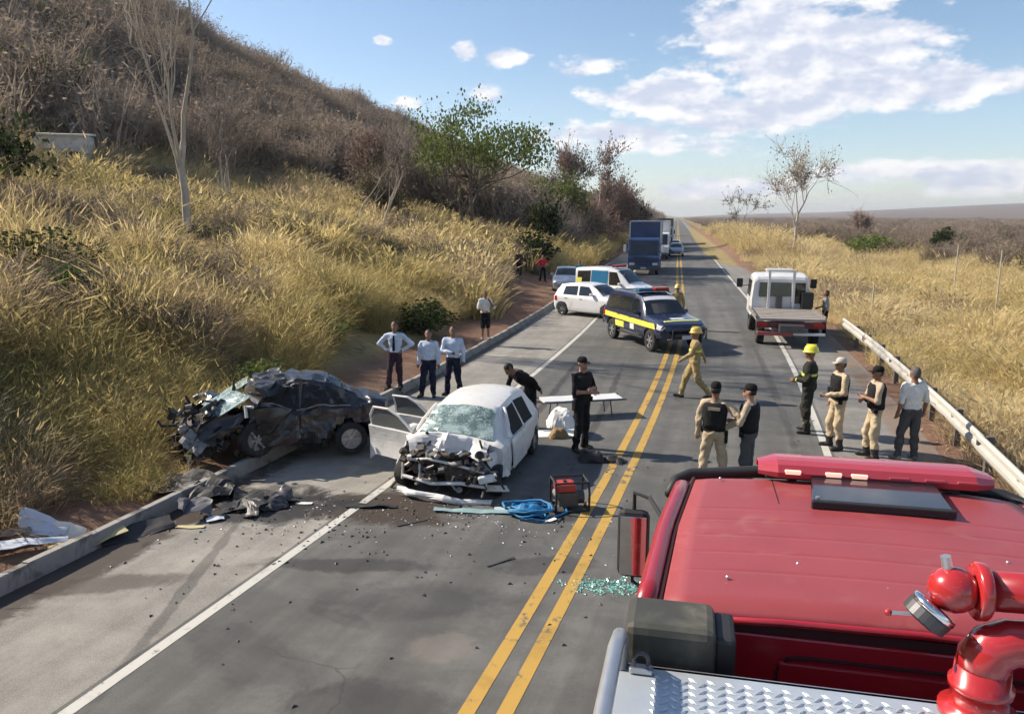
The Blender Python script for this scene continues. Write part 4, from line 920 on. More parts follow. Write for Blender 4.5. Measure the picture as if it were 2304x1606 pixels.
# ------------------------------------------------------------------ the two wrecks
m_void = mat('cabin_dark', (.012, .012, .013), .9, var=.4, vscale=6)
def n3(P, f, seed):
    return np.stack([vnoise(P[..., 0]*f+P[..., 2]*f*.7+seed*3.1+50, P[..., 1]*f-P[..., 2]*f*.6+seed*1.7+50, seed+k)-.5 for k in range(3)], -1)
def crumple(P, amp, f, seed, crease=.5):
    P = np.asarray(P, float); a = n3(P, f, seed); b = np.abs(n3(P, f*.7, seed+9))*2-.5
    return P+amp*(a*2*(1-crease)+b*2*crease)+amp*.35*n3(P, f*3.1, seed+5)
def sheet(name, material, parent, corners, n=9, m=9, amp=.05, f=3, seed=0, th=.012, bulge=0):
    """torn body panel: bilinear patch folded at random"""
    c = [np.array(q, float) for q in corners]; P = np.zeros((n, m, 3)); nr = np.cross(c[1]-c[0], c[3]-c[0]); nr = nr/(np.linalg.norm(nr)+1e-9)
    for i in range(n):
        for j in range(m):
            a, b = i/(n-1), j/(m-1); P[i, j] = (c[0]*(1-a)+c[1]*a)*(1-b)+(c[3]*(1-a)+c[2]*a)*b+nr*bulge*math.sin(math.pi*a)*math.sin(math.pi*b)
    return MB().grid(crumple(P, amp, f, seed), th).build(name, material, parent)
def junk(b, r, n, box, smin=.04, smax=.16):
    """bent brackets, hoses and blocks of a broken engine bay"""
    lo, hi = np.array(box[0]), np.array(box[1])
    for _ in range(n):
        p = r.uniform(lo, hi); k = r.uniform()
        if k < .45: b.box(p, tuple(r.uniform(smin, smax, 3)), tuple(r.uniform(-.8, .8, 3)))
        elif k < .75:
            q = p+r.normal(0, .16, 3); b.tube([p, (p+q)/2+r.normal(0, .06, 3), q], float(r.uniform(.008, .028)), 6)
        else:
            d = r.normal(0, 1, 3); d /= np.linalg.norm(d); b.cyl(p, p+d*r.uniform(.05, .15), float(r.uniform(.03, .07)), 10)

def white_wreck():
    root = place('wrecked_hatchback', 'wrecked white hatchback with crushed bonnet, cracked windscreen and open doors', 'car', -3.46, 13.05, (-.05, -1)); root.scale = (1, 1.04, .87)
    st = [s_[:5]+(s_[5]*(.95 if s_[4] > 1.2 else 1),) for s_ in HATCH if s_[0] <= .99]+[(1.03, .22, .80, .84, .95, .68)]
    def dfm(P):
        f = np.clip((P[:, 0]-.2)/.8, 0, 1)[:, None]
        return P+n3(P, 2.2, 3)*.16*f+n3(P, 1.3, 8)*.03
    c = Car(st, nose=.02, arches=[(-1.25, .35, .29)], deform=dfm, crown=.075); c.body(m_white_w, root)
    c.top_panel('windscreen', m_cglass, root, .93, .34, .94, .94, off=.016, n=12, wrinkle=.006, seed=2)
    for sg in (1, -1):                                              # door openings and what glass is left
        c.side_panel('door_opening', m_void, root, [(.55, .36), (-.36, .36), (-.40, 1.37), (.10, 1.36)], sg, off=.010, n=8)
        c.side_panel('door_opening', m_void, root, [(-.48, .40), (-1.0, .62), (-1.12, 1.32), (-.50, 1.38)], sg, off=.010, n=8)
    c.side_panel('door', m_white_w, root, [(.52, .32), (-.38, .32), (-.38, .90), (.52, .90)], 1, off=.05, th=.03, n=8)
    c.side_panel('door', m_white_w, root, [(-.46, .36), (-1.02, .50), (-1.16, .92), (-.46, .91)], 1, off=.02, th=.02, n=8)
    c.top_panel('rear_window', m_glass, root, -1.80, -1.50, .9, .9)
    c.side_panel('tail_light', m_red_l, root, [(-1.58, .72), (-1.84, .72), (-1.78, 1.02), (-1.58, 1.02)], 1, off=.012)
    c.side_panel('tail_light', m_red_l, root, [(-1.58, .72), (-1.84, .72), (-1.78, 1.02), (-1.58, 1.02)], -1, off=.012)
    for sg in (1, -1): MB().tube([(.60, sg*.80, .95), (.40, sg*.74, 1.15), (.12, sg*.60, 1.40)], .028, 8).build('pillar', m_white_w, root)
    # bonnet buckled into a peak, wings and nose torn open
    n, m = 14, 15; P = np.zeros((n, m, 3))
    for i in range(n):
        for j in range(m):
            a, b_ = i/(n-1), j/(m-1); y = -.70+1.32*b_
            P[i, j] = (.98+.36*a, y*(1-.10*a), .97+.25*math.sin(math.pi*min(1, a*1.15))*(1-abs(b_-.35)*1.1)-.16*a*a-.18*max(0, b_-.6)*a)
    MB().grid(crumple(P, .10, 4.2, 4), .012).build('bonnet', m_white_w, root)
    sheet('front_wing', m_white_w, root, [(.85, -.80, .90), (1.42, -.74, .86), (1.45, -.80, .55), (.92, -.86, .55)], amp=.06, f=4, seed=6)
    sheet('front_wing', m_white_w, root, [(.80, .80, .92), (1.25, .66, .82), (1.30, .80, .42), (.85, .85, .30)], amp=.09, f=4, seed=7)
    sheet('front_wing', mat('inner_wing_grey', (.20, .20, .22), .6, var=.3), root, [(.95, .50, .86), (1.42, .46, .72), (1.40, .72, .40), (1.0, .76, .46)], amp=.09, f=5, seed=17)
    r = np.random.default_rng(5); e = MB()
    e.box((1.15, -.05, .62), (.42, .70, .40), (.1, .15, .2)); e.box((1.22, -.38, .55), (.34, .34, .36), (.2, .3, .3)); e.box((1.36, .22, .50), (.20, .46, .28), (.1, -.2, .1))
    e.cyl((1.30, -.30, .78), (1.42, .12, .80), .055, 12); junk(e, r, 46, ((1.02, -.70, .20), (1.58, .66, .90)))
    tag(e.build('engine', m_rust, root), kind='stuff')
    e = MB(); junk(e, np.random.default_rng(15), 44, ((1.10, -.70, .20), (1.62, .66, .88)), .03, .12); tag(e.build('engine_fittings', m_castalu, root), kind='stuff')
    e = MB(); junk(e, np.random.default_rng(25), 14, ((1.10, -.60, .40), (1.58, .62, .92)), .02, .09); tag(e.build('torn_metal', m_white_w, root), kind='stuff')
    e = MB(); junk(e, np.random.default_rng(31), 40, ((1.05, -.5, .22), (1.60, .78, .88)), .03, .12); tag(e.build('torn_plastic', m_plastic, root), kind='stuff')
    e = MB(); fr = [(1.40, -.72, .30), (1.46, -.70, .66), (1.50, -.3, .74), (1.54, .2, .68), (1.50, .62, .60), (1.46, .66, .30)]
    e.tube(crumple(np.array(fr), .06, 3, 2), .026, 8); e.tube(crumple(np.array([(1.47, -.70, .34), (1.56, -.2, .28), (1.58, .3, .33), (1.48, .66, .30)]), .06, 3, 12), .036, 8)
    e.tube([(1.5, -.42, .30), (1.52, -.40, .72)], .022, 6); e.build('radiator_frame', m_white_w, root)
    bm = MB(); P = np.zeros((12, 5, 3))
    for i in range(12):
        t = i/11; y = -.82+1.62*t
        for j in range(5):
            a = j/4*math.pi*.9; P[i, j] = (1.56+.13*math.sin(math.pi*t)+.05*math.sin(a), y, .075+.055*math.cos(a)+.05*math.sin(5*t))
    bm.grid(crumple(P, .07, 3.4, 21), .010); bm.build('bumper', m_white_w, root)
    h = MB().box((1.52, .70, .46), (.10, .30, .16), (.2, .3, .5)).build('headlight', m_lens, root, bevel=.03)
    MB().box((1.47, .70, .46), (.06, .34, .20), (.2, .3, .5)).build('lamp_housing', m_plastic, h)
    MB().tube([(1.40, .62, .60), (1.50, .78, .55), (1.56, .92, .40), (1.50, .96, .28)], .018, 6).build('wiring', m_plastic, root)
    sheet('bumper_fragment', m_white_w, root, [(1.42, .62, .30), (1.46, .98, .34), (1.44, 1.02, .22), (1.40, .64, .16)], amp=.03, seed=40)
    wheel(root, (1.06, -.78, .29), .29, .19, -1, 7, m_castalu, rot=(0, .05, -.28)); wheel(root, (1.12, .74, .29), .29, .19, 1, 7, m_castalu, rot=(0, -.12, .22))
    wheel(root, (-1.25, .74, .29), .29, .19, 1, 7); wheel(root, (-1.25, -.74, .29), .29, .19, -1, 7)
    # two doors swung open on the far side
    def door(hx, hy, ang, L, tilt, seed, outer):
        d = bpy.data.objects.new('door', None)
        e = MB(); P = np.zeros((8, 8, 3))
        for i in range(8):
            for j in range(8): P[i, j] = (-L*i/7, 0.03*math.sin(math.pi*j/7), .30+.62*j/7-(.12 if i == 7 else 0)*(1-j/7))
        e.grid(crumple(P, .012, 3, seed), .05); o = e.build('door', outer, root, loc=(hx, hy, 0), rot=(tilt, 0, ang))
        w = MB().tube([(-.02, .02, .92), (-.30, .0, 1.20), (-.52, -.03, 1.33), (-.86, -.03, 1.32), (-L+.02, .0, 1.12), (-L+.02, .02, .92)], .024, 8); w.build('window_frame', m_white_w, o)
        MB().poly([(-.06, 0, .93), (-.34, -.01, 1.19), (-.54, -.02, 1.30), (-.84, -.02, 1.29), (-L+.05, 0, 1.10), (-L+.05, 0, .93)], .008).build('window', mat('glass_smoke', (.13, .135, .13), .1, var=.1), o)
        MB().box((-.10, .12 if ang > 0 else -.12, .98), (.16, .20, .13)).build('wing_mirror', m_white_w, o, bevel=.03)
        MB().box((-L*.6, .06, .52), (L*.6, .04, .20)).build('door_pocket', m_cream, o, bevel=.02)
        return o
    door(.62, -.84, 1.20, 1.0, .03, 3, m_white_w)
    door(-.40, -.84, 1.28, .86, .05, 13, m_white_w)
    return root
white_wreck()

def black_wreck():
    a = math.atan2(-.57, -.82)
    root = empty('wrecked_sedan', 'wrecked black saloon with its front torn away, half over the left kerb', 'car', (-7.44, 13.2, .10), a)
    root.rotation_euler = (.03, -.045, a)
    def dfm(P):
        P = P.copy(); f = np.clip((P[:, 0]+.5)/1.2, 0, 1); k = f[:, None]
        P[:, 0] = np.where(P[:, 0] > .1, .1+(P[:, 0]-.1)*.66, P[:, 0]); P[:, 2] += f*.10*np.sin(P[:, 0]*4+P[:, 1]*2)
        P += n3(P, 2.3, 13)*np.array([.45, .40, .45])*k*np.clip(P[:, 2:3]*1.2, .3, 1)+n3(P, 2.0, 18)*.10+n3(P, 6, 22)*.10+n3(P, 6, 19)*.07*k
        top = np.clip((P[:, 2]-1.0)/.4, 0, 1)*np.clip(1-np.abs(P[:, 0]-.2)/.8, 0, 1); P[:, 2] -= .20*top
        return P
    st = [s_ for s_ in SEDAN if s_[0] <= .56]+[(.72, .24, .80, .86, 1.10, .60)]
    c = Car(st, nose=.0, arches=[(-1.30, .37, .31)], deform=dfm, nx=80); c.body(m_black_p, root, flat=True)
    for sg in (1, -1):
        for q in SPEC['sedan']['win']: c.side_panel('window_opening', m_void, root, q, sg, off=.012)
        c.side_panel('tail_light', m_red_l, root, [(-1.76, .70), (-2.0, .70), (-2.0, .90), (-1.80, .92)], sg, off=.012)
    c.side_panel('door_seam', m_void, root, [(-.36, .34), (-.385, .34), (-.385, .92), (-.36, .92)], 1, off=.006, n=4)
    c.top_panel('rear_window', m_glass, root, -1.42, -1.0, .9, .9)
    for sg in (1, -1):
        for zz, xa, xb in ((.97, .50, -1.28), (1.37, .05, -.55)):
            q = c.dfm(np.array([(x_, sg*(c.side_y(x_, zz)+.012), zz) for x_ in np.linspace(xa, xb, 12)])); MB().tube([tuple(v_) for v_ in q], .014, 6).build('window_trim', m_castalu, root)
    # windscreen hanging out of its frame in two pieces
    sheet('windscreen', m_cglass, root, [(.96, -.50, 1.02), (.94, .06, 1.02), (.46, .04, 1.32), (.46, -.46, 1.34)], amp=.045, f=3, seed=2, th=.01)
    sheet('windscreen', m_cglass, root, [(1.32, .06, .92), (1.04, .84, .88), (.50, .74, 1.20), (.80, .10, 1.20)], amp=.05, f=3, seed=3, th=.01)
    sheet('bonnet', m_black_p, root, [(.74, -.72, .98), (1.34, -.70, 1.10), (1.30, .40, .86), (.78, .60, .94)], 18, 18, amp=.17, f=3.6, seed=4)
    sheet('bonnet', m_black_p, root, [(1.05, -.30, .80), (1.72, -.40, .62), (1.60, .70, .50), (1.05, .80, .74)], 14, 14, amp=.15, f=4.2, seed=44)
    sheet('front_wing', m_black_p, root, [(.62, .86, .98), (1.36, .90, .78), (1.42, .96, .34), (.80, .92, .66)], 14, 14, amp=.14, f=4.5, seed=6)
    sheet('front_wing', m_black_p, root, [(.70, -.86, .92), (1.60, -.80, .80), (1.62, -.80, .30), (.78, -.88, .40)], 12, 12, amp=.12, f=4, seed=8)
    sheet('roof_panel', m_black_p, root, [(.40, -.50, 1.38), (.36, .36, 1.36), (-.16, .44, 1.48), (-.12, -.50, 1.50)], 12, 12, amp=.08, f=5, seed=28)
    sheet('front_door', m_black_p, root, [(.48, .92, .30), (-.36, .90, .32), (-.34, .90, .94), (.42, .96, .98)], 12, 12, amp=.07, f=4, seed=29)
    for q in ([(.40, .84, .98), (.22, .72, 1.22), (.02, .60, 1.40)], [(-.36, .82, .95), (-.40, .66, 1.42)]): MB().tube(q, .030, 6).build('pillar', m_black_p, root)
    e = MB(); e.box((1.10, 0, .58), (.46, .80, .42), (.2, .2, .2)); junk(e, np.random.default_rng(6), 40, ((.7, -.85, .15), (1.65, .9, .92)), .05, .22); tag(e.build('engine', m_rust, root), kind='stuff')
    e = MB(); junk(e, np.random.default_rng(8), 60, ((.7, -.9, .05), (1.85, .95, .90)), .04, .20); tag(e.build('torn_plastic', m_plastic, root), kind='stuff')
    e = MB(); junk(e, np.random.default_rng(9), 26, ((.6, -.8, .2), (1.75, .98, 1.02)), .02, .10); tag(e.build('torn_metal', m_castalu, root), kind='stuff')
    for k_ in range(9):
        q = np.random.default_rng(60+k_).uniform((.7, -.7, .25), (1.7, .95, .95)); w_ = np.random.default_rng(90+k_).normal(0, .26, (3, 3))
        sheet('torn_sheet', m_black_p if k_ % 3 else m_castalu, root, [q, q+w_[0], q+w_[0]+w_[1], q+w_[1]], 7, 7, amp=.06, f=5, seed=70+k_)
    sheet('bumper', m_black_p, root, [(1.45, -.85, .42), (1.84, .10, .30), (1.80, .30, .05), (1.42, -.80, .10)], 10, 10, amp=.10, seed=10)
    sheet('bumper', m_plastic, root, [(1.62, .20, .45), (1.50, .98, .40), (1.54, 1.04, .05), (1.66, .24, .08)], 10, 10, amp=.10, seed=11)
    MB().tube([(1.60, .10, .56), (1.66, .46, .62), (1.56, .76, .68)], .035, 8).build('grille_bar', m_castalu, root)
    MB().tube([(.46, .88, 1.00), (.60, .96, 1.04), (.58, .97, .84)], .03, 6).build('door_hinge', m_lens, root)
    wheel(root, (-1.30, .78, .31), .31, .20, 1, 6); wheel(root, (-1.30, -.78, .31), .31, .20, -1, 6)
    wheel(root, (.42, .86, .40), .31, .20, 1, 6, m_castalu, rot=(.15, .1, .35)); wheel(root, (.95, -.78, .30), .31, .20, -1, 6, m_castalu, rot=(.2, 0, -.3))
    return root
black_wreck()

# ------------------------------------------------------------------ the fire truck the picture was taken from
def fire_truck():
    OX, OY = 1.07, 2.9
    root = empty('fire_truck', 'red fire truck with light bar on its cab roof and aluminium deck behind', 'fire truck', (OX, OY, 0), math.radians(-.8))
    S = lambda p: (p[0]-OX, p[1]-OY, p[2])
    mr = mat('paint_fire_red', (.33, .016, .026), .32, var=.14, vscale=3, coat=.5, dirt=(.36, .15, .13), dirt_amt=.14, dscale=2.2)
    mroof = mat('paint_fire_red_sky_sheen_dusty', (.29, .050, .056), .50, var=.16, vscale=2.5, coat=.12, dirt=(.34, .13, .12), dirt_amt=.26, dscale=3.4)  # pale sky reflection put into the roof's red, plus patches of dust
    mseam = mat('seam_dark_red', (.035, .006, .008), .8)
    # cab shell: closed loft, roof separate above it
    b = MB(); secs = [(3.28, -.12, 2.26), (4.2, -.06, 2.22), (4.9, .03, 2.13), (5.10, .05, 2.11)]
    rows = []
    for y, xl, xr in secs: rows.append([S((xl, y, .75)), S((xl, y, 1.6)), S((xl+.05, y, 2.70)), S((xl+.12, y, 2.765)), S((xr-.12, y, 2.765)), S((xr-.05, y, 2.70)), S((xr, y, 1.6)), S((xr, y, .75))])
    rows.append([S((.06, 5.42, .75)), S((.06, 5.44, 1.55)), S((.10, 5.20, 2.66)), S((.16, 5.15, 2.72)), S((2.0, 5.15, 2.72)), S((2.06, 5.20, 2.66)), S((2.10, 5.44, 1.55)), S((2.10, 5.42, .75))])
    P = np.array(rows); n, m = P.shape[:2]; F = [(i*m+(j+1) % m, i*m+j, (i+1)*m+j, (i+1)*m+(j+1) % m) for i in range(n-1) for j in range(m)]
    F += [tuple(range(m-1, -1, -1)), tuple((n-1)*m+j for j in range(m))]
    cab = mesh_obj('cab', P.reshape(-1, 3), F, mr, root)
    # roof skin with shallow transverse swages
    ys = np.concatenate([np.linspace(3.25, 3.36, 6), np.arange(3.38, 4.90, .011), np.linspace(4.90, 5.20, 14)]); nx = 21; P = np.zeros((len(ys), nx, 3))
    for i, y in enumerate(ys):
        xl = np.interp(y, [3.25, 4.2, 5.2], [-.01, .05, .17]); xr = np.interp(y, [3.25, 4.2, 5.2], [2.15, 2.11, 1.99])
        g = 0
        for gy in (3.62, 3.84, 4.06, 4.28, 4.46): g += .004*math.exp(-((y-gy)/.010)**2)
        for j in range(nx):
            t = j/(nx-1); z = 2.805+.045*math.sin(math.pi*t)**.6-(.05*max(0, (3.36-y)/.11)**2)-(.10*max(0, (y-4.95)/.25)**2)
            z -= g*(1 if .04 < t < .96 else 0); P[i, j] = S((xl+(xr-xl)*t, y, z))
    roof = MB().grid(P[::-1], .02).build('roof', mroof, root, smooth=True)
    for sg in (0, 1):                                                   # rails either side of the rain channel
        pts, rd = [], []
        for y in np.linspace(3.26, 5.12, 10):
            xl = np.interp(y, [3.25, 4.2, 5.2], [-.01, .05, .17])-.075; xr = np.interp(y, [3.25, 4.2, 5.2], [2.15, 2.11, 1.99])+.075
            pts.append(S((xl if not sg else xr, y, 2.775-.06*max(0, (y-4.9)/.2)**2))); rd.append(.052)
        MB().tube(pts, rd, 12).build('roof_rail', mr, root, smooth=True)
    for sg in (0, 1):
        pts = [S((np.interp(y, [3.25, 4.2, 5.2], [-.01, .05, .17])-.018 if not sg else np.interp(y, [3.25, 4.2, 5.2], [2.15, 2.11, 1.99])+.018, y, 2.785)) for y in np.linspace(3.28, 5.08, 8)]
        MB().tube(pts, .014, 6).build('rain_channel', mseam, root)
    for x, y in ((.28, 3.52), (.30, 4.95), (.98, 3.55), (1.62, 3.98), (1.95, 4.4), (.62, 3.74), (1.30, 3.60)): MB().ball(S((x, y, 2.842)), .009, 6).build('rivet', m_alu, root)
    MB().box(S((.62, 4.78, 2.842)), (.006, .44, .004)).build('antenna_seam', mseam, root)
    # black sun visor under the roof front
    pts = [S((-.02, 4.98, 2.70)), S((.02, 5.16, 2.735)), S((.12, 5.24, 2.76)), S((.55, 5.27, 2.80)), S((1.08, 5.28, 2.81)), S((1.62, 5.27, 2.80)), S((2.05, 5.24, 2.76)), S((2.15, 5.16, 2.735)), S((2.18, 4.98, 2.70))]
    MB().tube(pts, [.03, .04, .042, .042, .042, .042, .042, .04, .03], 10).build('sun_visor', m_plastic, root, smooth=True)
    MB().poly([S((.14, 5.47, 1.62)), S((2.02, 5.47, 1.62)), S((1.98, 5.24, 2.60)), S((.18, 5.24, 2.60))], .01, (0, 1, .2)).build('windscreen', m_glass, root)
    for xl, nx_ in ((-.015, -1), (2.175, 1)):
        MB().poly([S((xl+(.0 if nx_ < 0 else 0), 4.15, 1.75)), S((xl, 5.0, 1.75)), S((xl+.04*-nx_, 4.92, 2.52)), S((xl+.04*-nx_, 4.2, 2.52))], .06, (nx_, 0, 0)).build('window', m_glass, root)
        MB().box(S((xl, 4.55, 1.25)), (.12, 1.0, .9)).build('door', mr, root, bevel=.03)
    # rear wall of the cab: lip, seam and pressed panel
    MB().tube([S((-.02, 3.250, 2.752)), S((.5, 3.246, 2.785)), S((1.07, 3.245, 2.795)), S((1.65, 3.246, 2.785)), S((2.16, 3.250, 2.752))], .017, 8).build('roof_lip', mr, root, smooth=True)
    MB().box(S((1.07, 3.262, 2.745)), (2.2, .02, .045)).build('roof_seam', mseam, root)
    w = MB().box(S((1.07, 3.262, 2.20)), (2.26, .03, 1.04)).build('rear_wall', mr, root, bevel=.01)
    MB().box(S((1.32, 3.242, 2.30)), (1.66, .022, .62)).build('pressed_panel', mr, w, bevel=.011)
    MB().tube([S((.485, 3.247, 2.0)), S((.485, 3.247, 2.56)), S((.53, 3.247, 2.622)), S((.60, 3.247, 2.632)), S((2.15, 3.247, 2.632))], .010, 6).build('panel_groove', mseam, w)
    # light bar
    lens = mat('beacon_red_lens', (.42, .045, .06), .2, var=.06, coat=.5, spec=.6)
    lit = mat('beacon_module', (.85, .50, .40), .25, var=.05, emis=((1, .55, .42), .55))
    base = MB().box(S((1.22, 5.10, 2.868)), (1.28, .24, .030)).build('light_bar', m_plastic, root, bevel=.01)
    P = np.zeros((13, 9, 3))
    for i in range(13):
        t = i/12; x = .54+1.36*t; f = min(1, (t+.015)/.07, (1.015-t)/.07)
        for j in range(9):
            py, pz = ((.14, .0), (.15, .03), (.125, .066), (.06, .080), (0, .082), (-.06, .080), (-.125, .068), (-.152, .032), (-.14, .0))[j]; P[i, j] = S((x, 5.10+py*(.45+.55*f), 2.878+pz*(.5+.5*f)))
    MB().grid(P, .01).build('beacon_lens', lens, base)
    for x in (.74, .98, 1.13): MB().box(S((x, 4.948, 2.916)), (.10, .02, .030)).build('beacon_module', lit, base, bevel=.008)
    for x in (1.36, 1.56, 1.74): MB().box(S((x, 4.948, 2.914)), (.12, .02, .028)).build('beacon_module', lens, base, bevel=.008)
    for x in (.75, 1.70): MB().box(S((x, 5.10, 2.84)), (.05, .16, .05)).build('bracket', m_steel, base)
    # tinted roof hatch
    h = MB(); h.poly([S((.86, 5.02, 2.862)), S((1.57, 5.02, 2.862)), S((1.54, 4.52, 2.862)), S((.79, 4.52, 2.862))], .035, (0, 0, 1))
    hp = h.build('roof_hatch', mat('hatch_tinted', (.020, .022, .026), .16, var=.1, coat=.5), root, bevel=.012)
    MB().box(S((1.17, 4.515, 2.872)), (.76, .03, .05)).build('hatch_edge', m_plastic, hp, bevel=.008)
    MB().cyl(S((.83, 4.56, 2.895)), S((.83, 4.56, 2.905)), .012, 10).build('hatch_screw', m_alu, hp)
    # mirrors
    for sg, bx in ((-1, -.275), (1, 2.42)):
        mh = MB(); mh.box(S((bx, 5.55, 2.09)), (.235, .11, .53)); o = mh.build('mirror', m_plastic, root, bevel=.05)
        MB().box(S((bx, 5.489, 2.09)), (.19, .008, .46), (0, 0, .045*-sg)).build('mirror_glass', mat('mirror_glass', (.75, .75, .75), .03, metal=1, var=.02), o, bevel=.003)
        ax = -.02 if sg < 0 else 2.16
        MB().tube([S((ax, 5.10, 2.42)), S((bx*.55+ax*.45, 5.50, 2.47)), S((bx-sg*.0, 5.56, 2.48)), S((bx, 5.56, 2.30))], .016, 8).build('mirror_arm', m_plastic, o)
        MB().tube([S((ax, 5.20, 1.80)), S((bx, 5.56, 1.78)), S((bx, 5.56, 1.90))], .014, 8).build('mirror_arm', m_plastic, o)
    # snorkel box behind the cab
    MB().box(S((.03, 3.05, 2.57)), (.36, .28, .62)).build('air_intake', mat('plastic_olive', (.050, .050, .040), .55, var=.2, dirt=(.17, .16, .12), dirt_amt=.3), root, bevel=.035)
    MB().box(S((.245, 3.07, 2.56)), (.09, .24, .56)).build('intake_duct', m_plastic, root, bevel=.02)
    # superstructure with tread-plate deck
    m_tread = mat('tread_plate', (.58, .63, .67), .42, metal=.55, var=.10, vscale=9)
    MB().box(S((1.04, -.80, 1.62)), (2.44, 7.26, 2.20)).build('body', mr, root, bevel=.03)
    dk = MB().box(S((1.04, -.80, 2.735)), (2.46, 7.30, .03)).build('deck', m_tread, root, bevel=.004)
    e = MB(); st = .046; M45 = [Matrix.Rotation(math.radians(q), 3, 'Z') for q in (40, -40)]
    for i in range(-1, 47):
        for j in range(31):
            x = .02+i*st*.75; y = 1.45+j*st*.98+(.5*st if i % 2 else 0)
            if x > 2.0 or y > 2.80: continue
            R = M45[i % 2]; q = S((x, y, 2.7515)); L, w, hh = .023, .0085, .0055
            vs = [Vector(q)+R @ Vector(v) for v in ((-L, 0, 0), (0, -w, 0), (L, 0, 0), (0, w, 0), (-L*.3, 0, hh), (L*.3, 0, hh))]
            e.add(vs, [(0, 1, 4), (1, 5, 4), (1, 2, 5), (2, 3, 5), (3, 4, 5), (3, 0, 4)])
    o = e.build('tread_lozenges', m_tread, dk); tag(o, kind='stuff')
    MB().box(S((1.04, 2.842, 2.70)), (2.46, .02, .10)).build('deck_edge', m_alu, dk)
    for x in (-.155, 2.235):
        rl = MB().tube([S((x, 2.82, 2.75)), S((x, 2.83, 2.86)), S((x-.005, 2.80, 2.895)), S((x-.012, 2.70, 2.905)), S((x-.05, .0, 2.905)), S((x-.06, -4.2, 2.905))], .030, 12).build('handrail', m_alu, root, smooth=True)
        for y in (1.2, -.6, -2.4, -4.1): MB().cyl(S((x-.05*(1-(y+4)/7), y, 2.74)), S((x-.05*(1-(y+4)/7), y, 2.90)), .018, 8).build('rail_post', m_alu, rl)
    sh = MB(); sh.tube([S((-.075+.028*math.cos(q), 2.80, 2.80+.030*math.sin(q))) for q in np.linspace(-.6, 3.75, 12)], .009, 8); sh.build('shackle', m_steel, root)
    MB().box(S((-.075, 2.80, 2.763)), (.09, .05, .022)).build('shackle_plate', m_alu, root, bevel=.006)
    # water monitor
    mm = mat('monitor_red', (.42, .022, .024), .24, var=.08, coat=.8)
    mo = MB(); mo.lathe([(.13, 0), (.13, .02), (.096, .025), (.092, .10), (.105, .105), (.105, .125), (.092, .13), (.089, .19)], 28, Matrix.Translation(S((1.115, 2.80, 2.75))))
    mo.tube([S((1.115, 2.80, 2.92)), S((1.118, 2.80, 2.97)), S((1.14, 2.80, 3.01)), S((1.19, 2.80, 3.035)), S((1.27, 2.80, 3.04)), S((1.33, 2.80, 3.04))], [.089, .089, .087, .083, .080, .080], 24)
    mon = mo.build('water_monitor', mm, root, smooth=True)
    sw = MB(); sw.lathe([(.07, -.05), (.125, -.05), (.135, -.03), (.135, .03), (.125, .05), (.07, .05)], 28, Matrix.Translation(S((1.40, 2.80, 3.06))) @ Matrix.Rotation(math.pi/2, 4, 'Y')); sw.build('swivel_joint', m_castalu, mon, smooth=True)
    MB().tube([S((1.44, 2.80, 3.05)), S((1.52, 2.81, 3.08)), S((1.55, 2.83, 3.15)), S((1.50, 2.85, 3.20)), S((1.40, 2.85, 3.205)), S((1.10, 2.85, 3.20))], .070, 24).build('upper_pipe', mat('monitor_red_shade', (.32, .014, .018), .3, var=.1, coat=.5), mon, smooth=True)
    fl = MB(); fl.lathe([(.05, -.022), (.094, -.022), (.102, -.013), (.102, .013), (.094, .022), (.05, .022)], 28, Matrix.Translation(S((1.095, 2.85, 3.195))) @ Matrix.Rotation(math.pi/2, 4, 'Y')); fl.build('flange', mm, mon, smooth=True)
    MB().ball(S((1.01, 2.845, 3.195)), .082, 14, (1.05, 1, 1.0)).build('elbow_ball', mm, mon, smooth=True)
    MB().cyl(S((.985, 2.85, 3.27)), S((.975, 2.85, 3.315)), .018, 10).build('grease_cap', m_alu, mon)
    dv = Vector((-.62, -.10, -.78)).normalized(); c0 = Vector(S((1.0, 2.845, 3.18)))
    q = dv.to_track_quat('Z', 'Y').to_matrix().to_4x4()
    MB().lathe([(.060, .064), (.082, .070), (.084, .088), (.080, .094)], 24, Matrix.Translation(c0) @ q).build('chrome_collar', mat('chrome', (.8, .8, .8), .12, metal=1, var=.05), mon, smooth=True)
    MB().lathe([(.078, .092), (.082, .098), (.080, .138), (.054, .146), (.01, .146)], 24, Matrix.Translation(c0) @ q).build('hose_coupling', m_steel, mon)
    MB().tube([S((.90, 2.82, 3.10)), S((.80, 2.82, 3.095))], .007, 8).build('valve_lever', m_alu, mon)
    MB().ball(S((.797, 2.82, 3.095)), .013, 8).build('lever_knob', mm, mon)
    # running gear and sides
    MB().box(S((1.04, .4, .62)), (1.0, 9.6, .30)).build('chassis', m_steel, root)
    for y in (4.55, -1.9):
        for x, sg in ((.02, -1), (2.06, 1)):
            o = wheel(root, S((x, y, .5)), .5, .30, 1, 8, m_castalu, rot=(0, 0, math.pi/2 if sg < 0 else -math.pi/2))
    for x in (-.185, 2.265):
        for y in (-3.4, -1.9, -.4, 1.1): MB().box(S((x, y, 1.72)), (.03, 1.3, 1.35)).build('roller_shutter', m_alu, root, bevel=.01)
    MB().box(S((1.07, 5.50, .75)), (2.10, .25, .40)).build('bumper', m_white, root, bevel=.05)
    for x in (.30, 1.84): MB().box(S((x, 5.60, 1.0)), (.35, .10, .2)).build('headlight', m_lens, root, bevel=.03)
    return root
fire_truck()

